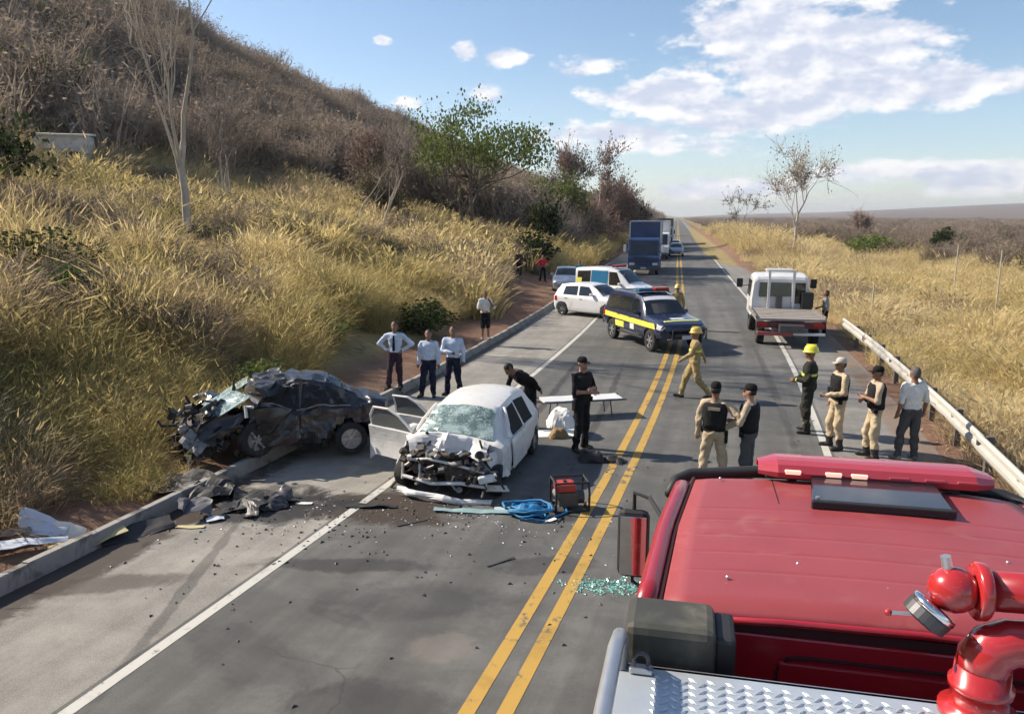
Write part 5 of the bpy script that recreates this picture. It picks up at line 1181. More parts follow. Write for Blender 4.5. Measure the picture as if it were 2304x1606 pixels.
# ------------------------------------------------------------------ guardrail, fence, kit and debris
def guardrail():
    root = empty('guardrail', 'pale steel guardrail along the right verge beyond the officers', 'guardrail', (float(road_x(18))+6.05, 18, 0))
    m_rail = mat('galvanised_rail', (.47, .455, .42), .6, metal=.2, var=.15, vscale=3, dirt=(.30, .24, .17), dirt_amt=.3, dscale=1.5)
    m_post = mat('rail_post', (.14, .125, .11), .7, metal=.3, var=.3)
    prof = [(.0, .44), (-.035, .50), (-.035, .555), (.02, .595), (.02, .625), (-.035, .665), (-.035, .72), (.0, .76), (.02, .755)]
    y0 = 3.0; k = 0
    def pt(y, u, z):
        dx = float(road_x(y+.5)-road_x(y-.5)); L = math.sqrt(1+dx*dx)
        return (float(road_x(y))+u/L-root.location.x, y-u*dx/L-root.location.y, z)
    while y0 < 31:
        y1 = y0+4.0; u = 6.05+.02*(k % 2)
        P = np.array([[pt(y, u+px, pz) for px, pz in prof] for y in np.linspace(y0-.10, y1+.10, 5)])
        b = MB().grid(P, .008).build('rail_beam', m_rail, root)
        MB().box(pt(y0, u-.045, .61), (.02, .10, .16), (0, 0, 0)).build('joint_bolts', m_steel, b)
        for yy in (y0, y0+2): MB().box(pt(yy, u+.14, .28), (.12, .09, .92)).build('post', m_post, root, bevel=.01)
        for yy in (y0, y0+2): MB().box(pt(yy, u+.05, .60), (.09, .09, .22)).build('spacer_block', m_post, root)
        y0 = y1; k += 1
    return root
guardrail()
m_post_w = mat('fence_post_wood', (.20, .165, .125), .9, var=.35, bump=.5, bscale=15)
m_post_c = mat('fence_post_concrete', (.42, .38, .31), .9, var=.2)
def post(label, x, y, h, r, m, lean=0, group=None):
    b = MB(); z = gz(x, y); b.tube([(0, 0, -.3), (lean*.5, 0, h*.5), (lean, .01, h)], [r, r*.95, r*.9], 7); o = b.build('fence_post', m, None, loc=(x, y, z)); tag(o, label, 'fence post', group)
post('pale concrete fence post standing in the straw field', 18.6, 58, 3.4, .045, m_post_c, group=None)
post('tall pale fence post in the straw field nearest the guardrail', 16.9, 46, 3.6, .04, m_post_c)
post('short weathered wooden fence post on the bank above the bright green plant', -18.6, 21.2, 1.7, .06, m_post_w, .05)
post('weathered wooden fence post on the bank left of the tall pale-trunked tree', -18.4, 24.5, 1.7, .06, m_post_w, -.06)
post('slim fence post in the grass behind the tow truck', 8.6, 37, 1.9, .04, m_post_c, .02)
# whitewashed wall half hidden in the grass at the top of the bank
def white_wall():
    x, y = -33.0, 38.0; z = gz(x, y)
    root = empty('white_hut', 'small whitewashed hut with lean-to roof half hidden by grass at the hill foot', 'hut', (x, y, z-.25), .5)
    mw = mat('whitewash', (.62, .60, .56), .9, var=.2, vscale=2, dirt=(.30, .25, .19), dirt_amt=.4)
    MB().box((0, 0, 1.1), (2.6, 2.0, 2.7)).build('wall', mw, root, bevel=.03)
    MB().box((0, 0, 2.52), (2.8, 2.2, .10), (.10, 0, 0)).build('roof', mw, root)
    MB().box((-.8, -1.01, .85), (.8, .04, 1.7)).build('door', m_post_w, root); MB().box((.6, -1.01, 1.25), (.7, .04, .6)).build('window', m_void, root)
    MB().tube([(.3, 0, 2.5), (.5, 0, 2.9), (.75, .1, 3.2)], .05, 6).build('pipe', m_castalu, root)
white_wall()

def generator():
    root = empty('rescue_pump', 'red motor pump in a tube frame standing near the blue hose', 'pump', (-1.50, 11.55, 0), .35)
    mp = mat('pump_red', (.46, .045, .030), .45, var=.2, coat=.3)
    f = MB()
    for sx in (-.26, .26):
        f.tube([(sx, -.22, .02), (sx, -.24, .30), (sx, -.18, .46), (sx, .18, .46), (sx, .24, .30), (sx, .22, .02), (sx, -.22, .02)], .018, 8)
    for y, z in ((-.22, .02), (.22, .02), (-.18, .46), (.18, .46)): f.tube([(-.26, y, z), (.26, y, z)], .018, 8)
    f.build('tube_frame', m_plastic, root)
    MB().box((-.08, 0, .36), (.32, .30, .14)).build('fuel_tank', mp, root, bevel=.04)
    e = MB(); e.box((-.04, 0, .18), (.30, .28, .22)); e.cyl((.10, 0, .18), (.22, 0, .18), .11, 16); e.build('motor', m_steel, root, bevel=.01)
    MB().cyl((-.20, -.10, .24), (-.20, .10, .24), .06, 12).build('muffler', m_castalu, root)
    MB().cyl((-.08, 0, .43), (-.08, 0, .455), .03, 10).build('fuel_cap', m_plastic, root)
generator()
def hose():
    root = empty('blue_hose', 'coil of blue rescue hose lying on the asphalt beside the white wreck', 'hose', (-2.08, 11.12, 0))
    mb = mat('hose_blue', (.02, .17, .36), .5, var=.2); r = np.random.default_rng(3)
    for k in range(5):
        pts = []; R = .17+.035*k; cx, cy = r.normal(0, .05, 2)
        for q in np.linspace(0, 6.1, 26): pts.append((cx+R*1.25*math.cos(q+k)+r.normal(0, .008), cy+R*.8*math.sin(q+k)+r.normal(0, .008), .022+.03*k+.02*math.sin(3*q+k)))
        MB().tube(pts, .019, 7).build('hose_loop', mb, root, smooth=True)
    MB().tube([(.2, -.1, .02), (.45, -.02, .02), (.58, .18, .02), (.50, .35, .1)], .019, 7).build('hose_end', mb, root, smooth=True)
    P = np.zeros((10, 10, 3))
    for i in range(10):
        for j in range(10): P[i, j] = (-.30+.55*i/9, -.15+.42*j/9, .03)
    P[..., 2] += .14*np.abs(n3(P, 5, 4)[..., 2])+.10*np.exp(-((P[..., 0]+.05)/.18)**2-((P[..., 1]-.05)/.15)**2)
    MB().grid(P, .004).build('blue_cover', mb, root)
hose()
def stretcher():
    root = empty('stretcher', 'white folding stretcher standing on the road behind the officer in black', 'stretcher', (-2.02, 17.3, 0), .42)
    P = np.zeros((14, 5, 3))
    for i in range(14):
        for j in range(5): P[i, j] = (-.92+1.84*i/13, -.26+.52*j/4, .43)
    MB().grid(crumple(P, .008, 4, 3), .05).build('canvas', m_white_w, root)
    f = MB()
    for s_ in (-1, 1): f.tube([(-1.0, s_*.28, .40), (1.0, s_*.28, .40)], .018, 8)
    for x in (-.62, .62): f.tube([(x, -.28, .40), (x, .28, .40)], .016, 8)
    f.build('frame', m_steel, root)
    for x in (-.62, .62):
        for s_ in (-1, 1): MB().tube([(x, s_*.26, .40), (x*1.08, s_*.27, .0)], .015, 8).build('leg', m_steel, root)
stretcher()
def bundle(name, label, cat, x, y, size, m, seed, z=0, rz=0, amp=.03):
    """soft heap: a crumpled dome over the ground"""
    n = 14; P = np.zeros((n, n, 3))
    for i in range(n):
        for j in range(n):
            a, b = -1+2*i/(n-1), -1+2*j/(n-1); r2 = (a**4+b**4)**.25
            P[i, j] = (a*size[0]/2, b*size[1]/2, size[2]*max(0, 1-r2**3))
    P[1:-1, 1:-1] = crumple(P[1:-1, 1:-1], amp, 4.5/max(size[0], .25), seed); P[..., 2] = np.maximum(P[..., 2], 0.0)
    o = MB().grid(P, .006).build(name, m, None, smooth=False, loc=(x, y, z+.006), rot=(0, 0, rz)); tag(o, label, cat); return o
m_sheet = mat('sheet_white', (.70, .69, .64), .85, var=.08, dirt=(.4, .33, .24), dirt_amt=.1)
bundle('white_sheet', 'white sheet bundled on the road between the white wreck and the officer in black', 'sheet', -2.36, 16.45, (.62, .70, .36), m_sheet, 3, rz=.2, amp=.06)
bundle('canvas_bag', 'brown canvas bag on the road in front of the white sheet bundle', 'bag', -2.25, 15.45, (.42, .30, .20), mat('canvas_brown', (.26, .17, .08), .9, var=.25), 4, rz=.4)
bundle('paper_sheet', 'pale crumpled paper spread on the asphalt around the brown canvas bag', 'paper', -2.28, 15.75, (.95, .55, .035), m_sheet, 6, rz=.3, amp=.02)
bundle('black_bag', 'black bag with pale strap dropped at the feet of the officer in black', 'bag', -1.42, 14.0, (.50, .34, .22), m_plastic, 5, rz=.2, amp=.06)
bundle('black_jacket', 'black jacket heaped on the road right of the black bag', 'jacket', -1.0, 14.05, (.45, .32, .10), m_plastic, 7, rz=-.3, amp=.05)

def part_sheet(name, label, cat, m, x, y, z, L, W, rz, seed, amp=.04, tilt=(0, 0), f=4, th=.008, n=9):
    P = np.zeros((n, n, 3))
    for i in range(n):
        for j in range(n):
            a, b = i/(n-1)-.5, j/(n-1)-.5; P[i, j] = (a*L, b*W*(1-.5*abs(a)), 0)
    P = crumple(P, amp, f, seed); P[..., 2] -= P[..., 2].min()-th-.002
    o = MB().grid(P, th).build(name, m, None, loc=(x, y, z), rot=(tilt[0], tilt[1], rz)); tag(o, label, cat); return o
m_creamp = mat('panel_cream', (.46, .41, .22), .7, var=.15, dirt=(.3, .24, .13), dirt_amt=.35)
m_blw = mat('trim_bluish_white', (.50, .54, .60), .5, var=.15)
V = lambda x, y: gz(x, y)
part_sheet('door_lining', 'cream interior panel lying on the verge beside the kerb', 'car panel', m_creamp, -7.85, 8.75, V(-7.85, 8.75)+.10, 1.0, .42, .95, 3, .03, (.12, -.1))
part_sheet('torn_trim', 'white plastic trim piece standing up behind the cream panel', 'car trim', m_sheet, -8.28, 8.85, V(-8.28, 8.85)+.02, .48, .30, .2, 5, .05, (1.1, .2))
part_sheet('torn_bumper', 'long bluish white bumper strip lying in the shaded grass of the verge', 'bumper', m_blw, -8.50, 8.15, V(-8.5, 8.15)+.06, 1.25, .26, .85, 7, .07, (.2, .1))
part_sheet('torn_trim', 'pale blue bent trim between the bumper strip and the white trim piece', 'car trim', m_blw, -8.55, 8.78, V(-8.55, 8.78)+.08, .65, .40, .3, 9, .10, (.6, .3))
part_sheet('torn_grille', 'dark grille fragment with pale edge lying in the grass beside the bumper strip', 'grille', m_plastic, -8.95, 8.25, V(-8.95, 8.25)+.08, .90, .34, .85, 11, .06)
part_sheet('door_lining', 'dark door lining propped between the cream panel and the kerb', 'car panel', m_plastic, -7.45, 9.25, V(-7.45, 9.25)+.10, 1.0, .34, 1.0, 13, .04, (.4, 0))
part_sheet('airbag_cloth', 'crumpled beige cloth on the verge near the end of the kerb', 'cloth', m_cream, -7.66, 9.75, V(-7.66, 9.75), .30, .24, .4, 15, .09)
part_sheet('wheel_liner', 'grey crumpled wheel liner lying against the kerb below the black wreck', 'car part', mat('liner_grey', (.09, .09, .10), .6, var=.3), -7.05, 10.0, .10, .55, .45, .5, 17, .13, (.4, .2))
part_sheet('torn_trim', 'pale greenish strip on the shoulder at the foot of the grey wheel liner', 'car trim', m_creamp, -6.85, 9.62, .0, .42, .10, .2, 19, .02)
part_sheet('lamp_fragment', 'broken headlamp glass beside the pale greenish strip', 'car lamp', m_lens, -6.62, 9.95, .02, .26, .14, .8, 21, .05)
part_sheet('black_debris', 'black plastic heap on the shoulder below the black wreck', 'debris', m_plastic, -6.05, 10.95, 0, .36, .28, .3, 23, .12)
part_sheet('white_fragment', 'small white plastic plate beside the black plastic heap', 'fragment', m_sheet, -5.66, 10.85, 0, .26, .09, .1, 25, .01)
part_sheet('white_fragment', 'white torn scrap on the asphalt below the blue hose', 'fragment', m_sheet, -1.70, 10.95, 0, .16, .09, .6, 27, .03)
part_sheet('metal_strip', 'dark metal strip lying across the lane in front of the white wreck', 'metal strip', m_steel, -3.70, 10.45, 0, .52, .035, .75, 29, .01)
part_sheet('metal_strip', 'short dark metal strip alone on the lane beside the double yellow line', 'metal strip', m_steel, -2.12, 9.4, 0, .44, .035, .85, 31, .01)
part_sheet('teal_bumper_strip', 'pale blue-green bumper strip on the asphalt under the white wreck nose', 'bumper', mat('strip_teal', (.24, .36, .37), .5, var=.3), -2.95, 11.05, 0, 1.2, .16, .12, 33, .03)
part_sheet('foam_strip', 'pale foam strip on the asphalt leading from the white wreck to the blue hose', 'foam', mat('foam_pale', (.42, .50, .53), .6, var=.2), -2.35, 11.28, 0, .60, .18, .1, 35, .02)
part_sheet('bumper_core', 'dark bumper core resting on the road beside the white wreck front wheel', 'bumper', m_plastic, -4.55, 10.95, 0, .8, .18, .2, 37, .05)
part_sheet('floor_mat', 'dark floor mat lying on the shoulder in front of the black wreck', 'mat', m_plastic, -6.6, 10.6, 0, .7, .5, .9, 39, .10)
part_sheet('black_debris', 'dark twisted plastic on the verge in front of the black wreck nose', 'debris', m_plastic, -7.9, 10.75, V(-7.9, 10.75), .9, .7, .3, 41, .20)
part_sheet('black_debris', 'dark torn liner hanging over the kerb below the black wreck nose', 'debris', m_plastic, -7.35, 10.75, .06, .8, .6, 1.2, 43, .16)
for k_ in range(10):
    q_ = np.random.default_rng(200+k_); xx, yy = q_.uniform(-8.3, -6.0), q_.uniform(10.0, 11.3); zz = max(0.0, gz(xx, yy)) if xx < -7.1 else 0.0
    tag(part_sheet('car_fragment', 'crumpled dark car fragment in the debris pile below the black wreck', 'fragment', (m_plastic, m_black_p, m_steel)[k_ % 3], xx, yy, zz, float(q_.uniform(.25, .55)), float(q_.uniform(.2, .4)), float(q_.uniform(0, 3)), 300+k_, .14), group='debris pile below the black wreck')
def fragments(name, label, cat, spots, m, seed, s0, s1):
    r = np.random.default_rng(seed); Vv, F = [], []
    for (cx, cy, rx, ry, n) in spots:
        for _ in range(n):
            q = np.array([cx+r.normal(0, rx), cy+r.normal(0, ry), .006]); s = r.uniform(s0, s1); a = r.uniform(0, 6.28); k = len(Vv); h = s*.35
            for t in range(3): Vv.append(q+s*r.uniform(.5, 1)*np.array([math.cos(a+2.1*t), math.sin(a+2.1*t), 0]))
            Vv.append(q+np.array([0, 0, h])); F += [(k, k+1, k+3), (k+1, k+2, k+3), (k+2, k, k+3), (k, k+2, k+1)]
    o = mesh_obj(name, Vv, F, m, None); tag(o, label, cat, kind='stuff')
m_shard = mat('glass_shards', (.22, .48, .40), .15, var=.3, spec=.8)
fragments('glass_shards', 'green broken glass scattered on the lane beside the fire truck mirror', 'glass', [(-.75, 8.98, .20, .10, 260), (-.35, 9.1, .25, .12, 220)], m_shard, 1, .012, .035)
fragments('dark_fragments', 'dark plastic crumbs scattered over the road around both wrecks', 'fragments', [(-5.2, 10.2, 1.0, .6, 120), (-3.2, 11.0, 1.2, .5, 110), (-2.4, 9.2, 1.4, 1.0, 50), (-5.6, 8.6, .8, .8, 40), (-1.2, 12.6, .8, .8, 30), (2.2, 15.5, 1.0, 1.0, 8)], m_plastic, 2, .012, .05)
fragments('pale_fragments', 'pale plastic and glass crumbs scattered around the white wreck', 'fragments', [(-3.2, 10.9, 1.0, .4, 110), (-5.5, 10.4, 1.0, .5, 70), (-2.0, 10.6, .8, .6, 40), (-6.9, 9.6, .4, .5, 30)], m_blw, 3, .010, .035)
r = np.random.default_rng(77)
fragments('verge_litter', 'pale stones and litter on the reddish dirt under the guardrail', 'litter', [(float(road_x(y))+r.uniform(5.5, 6.6), y, .2, .6, 14) for y in np.arange(12, 30, 1.0)]+[(float(road_x(y))-r.uniform(6.8, 8.2), y, .3, .6, 8) for y in np.arange(18, 44, 1.5)], mat('litter_stone', (.36, .29, .23), .9, var=.4, vscale=2), 4, .012, .045)

# ------------------------------------------------------------------ people
def surface_net(D, org, h):
    """smooth quad mesh of the zero level of a sampled distance field"""
    nx, ny, nz = D.shape; s = D < 0
    C = np.zeros((nx-1, ny-1, nz-1, 3)); cnt = np.zeros((nx-1, ny-1, nz-1))
    offs = [(a, b, c) for a in (0, 1) for b in (0, 1) for c in (0, 1)]
    sl = lambda A, o: A[o[0]:nx-1+o[0], o[1]:ny-1+o[1], o[2]:nz-1+o[2]]
    for o in offs:
        for ax in range(3):
            if o[ax]: continue
            q = list(o); q[ax] = 1; d0, d1 = sl(D, o), sl(D, tuple(q)); cr = (d0 < 0) != (d1 < 0)
            t = np.where(cr, d0/np.where(cr, d0-d1, 1), 0); base = np.array(o, float)
            for k in range(3): C[..., k] += np.where(cr, base[k]+(t if k == ax else 0), 0)
            cnt += cr
    act = cnt > 0; idx = -np.ones(act.shape, int); idx[act] = np.arange(act.sum())
    ijk = np.argwhere(act); V = (ijk+C[act]/cnt[act][:, None])*h+org; F = []
    for ax in range(3):
        o1, o2 = [(1, 2), (2, 0), (0, 1)][ax]
        a = [slice(None)]*3; b = [slice(None)]*3; a[ax] = slice(0, -1); b[ax] = slice(1, None)
        ch = s[tuple(a)] != s[tuple(b)]; E = np.argwhere(ch); inside = s[tuple(a)][ch]
        ok = np.ones(len(E), bool)
        for k in (o1, o2): ok &= (E[:, k] > 0) & (E[:, k] < act.shape[k])
        E, inside = E[ok], inside[ok]; quad = []
        for d1, d2 in ((-1, -1), (0, -1), (0, 0), (-1, 0)):
            q = E.copy(); q[:, o1] += d1; q[:, o2] += d2; quad.append(idx[q[:, 0], q[:, 1], q[:, 2]])
        Q = np.stack(quad, 1); Q[~inside] = Q[~inside][:, ::-1]; F.append(Q)
    return V, np.concatenate(F)
def d_cap(P, a, b, ra, rb):
    a, b = np.array(a, float), np.array(b, float); ab = b-a; t = np.clip(((P-a)@ab)/max(ab@ab, 1e-9), 0, 1)
    return np.linalg.norm(P-a-t[..., None]*ab, axis=-1)-(ra+(rb-ra)*t)
def d_ell(P, c, r):
    q = (P-np.array(c))/np.array(r); k = np.linalg.norm(q, axis=-1); return (k-1)*min(r)
def smin(a, b, k):
    h = np.clip(.5+.5*(b-a)/k, 0, 1); return b*(1-h)+a*h-k*h*(1-h)
ARM = {'down': ((.255, .04, 1.14), (.265, -.03, .90)), 'fold': ((.27, -.07, 1.15), (-.03, -.22, 1.19)), 'fold2': ((.27, -.07, 1.15), (.0, -.26, 1.14)),
       'hip': ((.42, .08, 1.19), (.19, -.03, 1.03)), 'front': ((.26, -.03, 1.15), (.08, -.27, 1.08)), 'face': ((.27, -.14, 1.18), (.09, -.24, 1.42)),
       'swingf': ((.25, -.14, 1.17), (.22, -.34, 1.03)), 'swingb': ((.26, .16, 1.18), (.26, .26, .97)), 'reach': ((.24, -.26, 1.30), (.16, -.46, 1.15))}
LEG = {'stand': ((.10, -.02, .50), (.11, .02, .09), (.14, -.14, .035)), 'wide': ((.14, -.03, .50), (.18, .02, .09), (.24, -.13, .035)), 'ease': ((.14, -.07, .50), (.19, -.03, .09), (.25, -.18, .035)),
       'walkf': ((.09, -.20, .52), (.09, -.30, .10), (.09, -.47, .06)), 'walkb': ((.09, .07, .51), (.09, .36, .15), (.09, .24, .04))}
PM = {}
def cloth(name, c, var=.30, rough=.92): return mat('cloth_'+name, c, rough, var=var, vscale=7, bump=.5, bscale=18, spec=.12, dirt=tuple(v*.5 for v in c), dirt_amt=.25, dscale=6)
m_skin = mat('skin_brown', (.22, .115, .072), .6, var=.12); m_skin_l = mat('skin_tan', (.36, .20, .135), .6, var=.12)
m_hair = mat('hair_black', (.014, .012, .011), .7, var=.3); m_hair_g = mat('hair_grey', (.09, .08, .075), .8, var=.3)
m_boot = mat('boot_black', (.018, .017, .016), .6, var=.3); m_sole = mat('shoe_grey', (.22, .20, .18), .8, var=.2)
def person(label, x, y, face, arms=('down', 'down'), legs=('stand', 'stand'), H=1.74, shirt=None, pants=None, skin=None, shoes=None, sleeve='short', shorts=False, hair=None, hat=None, vest=None, belt=None, stripes=None, bend=0., turn=0., z=None, bulk=1., tie=None, h=.02, group=None, back_patch=None, tall_boot=False):
    skin = skin or m_skin; shoes = shoes or m_boot; rz = math.atan2(face[0], -face[1])
    root = empty('person', label, 'person', (x, y, (0 if z is None else z)), rz, group); root.scale = (H/1.75,)*3
    prim = []; K = {'skin': 0, 'shirt': 1, 'pants': 2, 'shoe': 3, 'hair': 4}
    J = {}
    def bendp(p):
        if not bend and not turn: return tuple(p)
        v = Vector((p[0], p[1], p[2]-.98))
        if p[2] > .98 or True: v = Matrix.Rotation(turn, 3, 'Z') @ Matrix.Rotation(bend, 3, 'X') @ v
        return (v.x, v.y, v.z+.98)
    up = lambda a, b, r0, r1, kk: prim.append(('c', bendp(a), bendp(b), r0, r1, K[kk]))
    lo = lambda a, b, r0, r1, kk: prim.append(('c', a, b, r0, r1, K[kk]))
    B = bulk
    prim.append(('e', (0, .005, .955), (.165*B, .125*B, .12), None, None, K['pants']))
    for q, rx, ry, rzz in ((1.05, .165, .122, .13), (1.20, .172, .126, .14), (1.33, .184, .124, .14)): prim.append(('e', bendp((0, .0, q)), (rx*B, ry*B, rzz), None, None, K['shirt']))
    up((-.12, 0, 1.41), (.12, 0, 1.41), .075, .075, 'shirt')
    up((0, .01, 1.44), (0, -.005, 1.56), .058, .052, 'skin')
    hc = bendp((0, -.012, 1.645)); prim.append(('e', hc, (.074, .092, .112), None, None, K['skin']))
    up((0, -.085, 1.585), (0, -.080, 1.60), .040, .040, 'skin'); up((0, -.100, 1.645), (0, -.116, 1.622), .010, .015, 'skin')
    for sg in (1, -1): up((sg*.076, 0, 1.63), (sg*.080, .008, 1.665), .012, .015, 'skin')
    if hat is None:
        prim.append(('e', bendp((0, .012, 1.682)), (.080, .094, .088), None, None, K['hair'])); prim.append(('e', bendp((0, .045, 1.63)), (.070, .060, .075), None, None, K['hair']))
    hands = []
    for sg, kd in ((1, arms[0]), (-1, arms[1])):
        e, w = ARM[kd]; sh = (sg*.185, 0, 1.42); e = (sg*e[0], e[1], e[2]); w = (sg*w[0], w[1], w[2])
        up(sh, e, .064*B, .056*B if sleeve == 'long' else .052, 'shirt'); up(e, w, .052*B if sleeve == 'long' else .044, .040*B if sleeve == 'long' else .031, 'shirt' if sleeve == 'long' else 'skin')
        if sleeve == 'short': pass
        d = (Vector(w)-Vector(e)).normalized(); p = Vector(w)+d*.075
        up(w, tuple(p), .030, .034, 'skin'); hands.append((bendp(w), bendp(tuple(p)), sg))
    for sg, kd in ((1, legs[0]), (-1, legs[1])):
        k, a, t = LEG[kd]; hp = (sg*.085, 0, .92); k = (sg*k[0], k[1], k[2]); a = (sg*a[0], a[1], a[2]); t = (sg*t[0], t[1], t[2])
        lo(hp, k, .096*B, .079*B if not shorts else .085, 'pants'); am = tuple(k[i]*.35+a[i]*.65 for i in range(3))
        lo(k, am, .077*B if not shorts else .056, .067 if not shorts else .045, 'skin' if shorts else 'pants'); lo(am, a, .067 if not shorts else .045, .060 if not shorts else .038, ('shoe' if tall_boot else ('skin' if shorts else 'pants')))
        heel = (a[0], a[1]+.03, max(.045, a[2]-.05)); lo(heel, t, .046, .040, 'shoe'); lo(a, heel, .045, .045, 'shoe')
    pts = np.array([p for q in prim for p in ((q[1], q[2]) if q[0] == 'c' else (q[1],))]); mn = pts.min(0)-.20; mx = pts.max(0)+.20; mn[2] = max(mn[2], -.06)
    n = np.ceil((mx-mn)/h).astype(int)+1; G = np.stack(np.meshgrid(*[mn[k]+h*np.arange(n[k]) for k in range(3)], indexing='ij'), -1)
    D = None; best = None; who = None
    for q in prim:
        d = d_cap(G, q[1], q[2], q[3], q[4]) if q[0] == 'c' else d_ell(G, q[1], q[2])
        if D is None: D = d; best = d.copy(); who = np.full(d.shape, q[5])
        else:
            D = smin(D, d, .028); c_ = d < best; best = np.where(c_, d, best); who = np.where(c_, q[5], who)
    D = np.maximum(D, -(G[..., 2]-.004))
    V, F = surface_net(D, mn, h)
    ii = np.clip(np.round((V-mn)/h).astype(int), 0, n-1); vw = who[ii[:, 0], ii[:, 1], ii[:, 2]]
    if True:                                                            # short sleeves end above the elbow: upper-arm prims are shirt
        pass
    cl = (vw == 1) | (vw == 2); seed = int(abs(x*31+y*17)) % 97
    V[cl] += n3(V[cl], 12, seed)*.034+n3(V[cl], 26, seed+3)*.014
    # fingers: four of unequal length and a thumb from the side of the palm
    fb = MB()
    for w, p, sg in hands:
        w, p = Vector(w), Vector(p); d = (p-w).normalized(); sd = d.cross(Vector((0, 1, .2))); sd = sd.normalized() if sd.length > .05 else Vector((1, 0, 0)); nn = d.cross(sd)
        for k, L in enumerate((.062, .072, .068, .052)):
            b0 = p+sd*(-.026+.0175*k)-d*.005; b1 = b0+d*L*.5+nn*.006; b2 = b1+d*L*.42+nn*.022
            fb.tube([b0, b1, b2], [.0095, .0088, .007], 5)
        b0 = w+d*.030-sd*.026; fb.tube([b0, b0+d*.03-sd*.022, b0+d*.058-sd*.020+nn*.014], [.012, .0105, .008], 5)
    nv = len(V); Fl = [tuple(int(i) for i in f) for f in F]; fm = [int(np.bincount(vw[list(f)], minlength=5).argmax()) for f in Fl]
    V = np.concatenate([V, np.array([tuple(v) for v in fb.v])]); Fl += [tuple(i+nv for i in f) for f in fb.f]; fm += [0]*len(fb.f)
    hr = hair or m_hair
    mesh_obj('body', V, Fl, [skin, shirt, pants, shoes, hr], root, smooth=True, midx=fm)
    Mt = Matrix.Translation(bendp((0, -.012, 1.645))) @ (Matrix.Rotation(turn, 4, 'Z') @ Matrix.Rotation(bend, 4, 'X'))
    for sg in (1, -1):
        q = Mt @ Vector((sg*.029, -.082, .012)); MB().ball(q, .011, 6).build('eye', m_hair, root)
    if hat:
        kind, hm = hat
        if kind == 'helmet':
            o = MB().lathe([(.150, .018), (.156, .026), (.128, .045), (.124, .09), (.105, .135), (.065, .165), (.015, .175)], 20, Mt @ Matrix.Translation((0, .010, 0)) @ Matrix.Diagonal((.88, 1.10, 1, 1))).build('helmet', hm, root, smooth=True)
            MB().box(Mt @ Vector((0, .005, .168)), (.022, .20, .022)).build('helmet_ridge', hm, o, bevel=.006)
        else:
            o = MB().lathe([(.092, .030), (.094, .06), (.086, .10), (.055, .128), (.01, .135)], 18, Mt @ Matrix.Translation((0, .010, 0)) @ Matrix.Diagonal((.92, 1.10, 1, 1))).build('cap', hm, root, smooth=True)
            P = np.array([[Mt @ Vector((math.sin(a)*(.075+.0*r), -.075-math.cos(a)*.02-r*.075*math.cos(a*.8), .040-.012*r)) for a in np.linspace(-1.1, 1.1, 7)] for r in np.linspace(0, 1, 4)])
            MB().grid(P, .006).build('cap_peak', hm, o)
            if kind == 'cap_hair': pass
            MB().lathe([(.079, -.045), (.083, .0), (.088, .034)], 16, Mt @ Matrix.Translation((0, .022, 0)) @ Matrix.Diagonal((.92, 1.0, 1, 1))).build('hair', hr, root, smooth=True)
    def shell(z0, z1, grow, ry=1.):
        """closed garment around the torso between two heights"""
        rows = []
        for t in np.linspace(0, 1, 7):
            zz = z0+(z1-z0)*t; rx = float(np.interp(zz, [.90, 1.0, 1.12, 1.25, 1.38, 1.46], [.172, .168, .158, .176, .188, .150]))*B+grow; r_y = float(np.interp(zz, [.90, 1.0, 1.12, 1.25, 1.38, 1.46], [.130, .126, .116, .128, .126, .092]))*B+grow
            rows.append([bendp((rx*math.copysign(abs(math.cos(a))**.8, math.cos(a)), r_y*ry*math.copysign(abs(math.sin(a))**.8, math.sin(a)), zz)) for a in np.linspace(0, 2*math.pi, 24, endpoint=False)])
        b = MB(); P = np.array(rows); nr, nc = P.shape[:2]; P = P+n3(P, 9, seed)*.012
        b.add(P.reshape(-1, 3), [(i*nc+j, i*nc+(j+1) % nc, (i+1)*nc+(j+1) % nc, (i+1)*nc+j) for i in range(nr-1) for j in range(nc)]+[tuple(range(nc-1, -1, -1)), tuple((nr-1)*nc+j for j in range(nc))]); return b
    if vest:
        v_ = shell(1.03, 1.44, .022).build('vest', vest, root, smooth=True)
        for sx in (-.10, .0, .10): MB().box(bendp((sx, -.155, 1.14)), (.075, .045, .11)).build('pouch', vest, v_, bevel=.01)
        if back_patch: MB().box(bendp((0, .155, 1.36)), (.19, .012, .05)).build('back_patch', back_patch, v_)
    if belt:
        bl = shell(.985, 1.035, .016).build('belt', belt, root, smooth=True)
        MB().box((-.195*B, 0, .88), (.05, .09, .20)).build('holster', belt, bl, bevel=.012)
        MB().box((.185*B, -.06, .96), (.06, .07, .09)).build('belt_pouch', belt, bl, bevel=.012)
    if stripes:
        shell(1.20, 1.245, .012).build('reflective_band', stripes, root, smooth=True)
        if sleeve == 'long':
            for sg, kd in ((1, arms[0]), (-1, arms[1])):
                e, w = ARM[kd]; a = Vector((sg*e[0], e[1], e[2])); b = Vector((sg*w[0], w[1], w[2])); f = a*.25+b*.75; d = (b-a).normalized()*.02
                MB().cyl(bendp(f-d), bendp(f+d), .046, 12).build('cuff_band', stripes, root)
        for sg, kd in ((1, legs[0]), (-1, legs[1])):
            k, a, t = LEG[kd]; a_, b_ = Vector((sg*k[0], k[1], k[2])), Vector((sg*a[0], a[1], a[2])); f = a_*.35+b_*.65; d = (b_-a_).normalized()*.022
            MB().cyl(f-d, f+d, .066, 12).build('leg_band', stripes, root)
    if tie: MB().poly([bendp((-.022, -.132*B, 1.43)), bendp((.022, -.132*B, 1.43)), bendp((.034, -.150*B, 1.06)), bendp((0, -.150*B, 1.02)), bendp((-.034, -.150*B, 1.06))], .012, (0, -1, 0)).build('tie', tie, root)
    return root
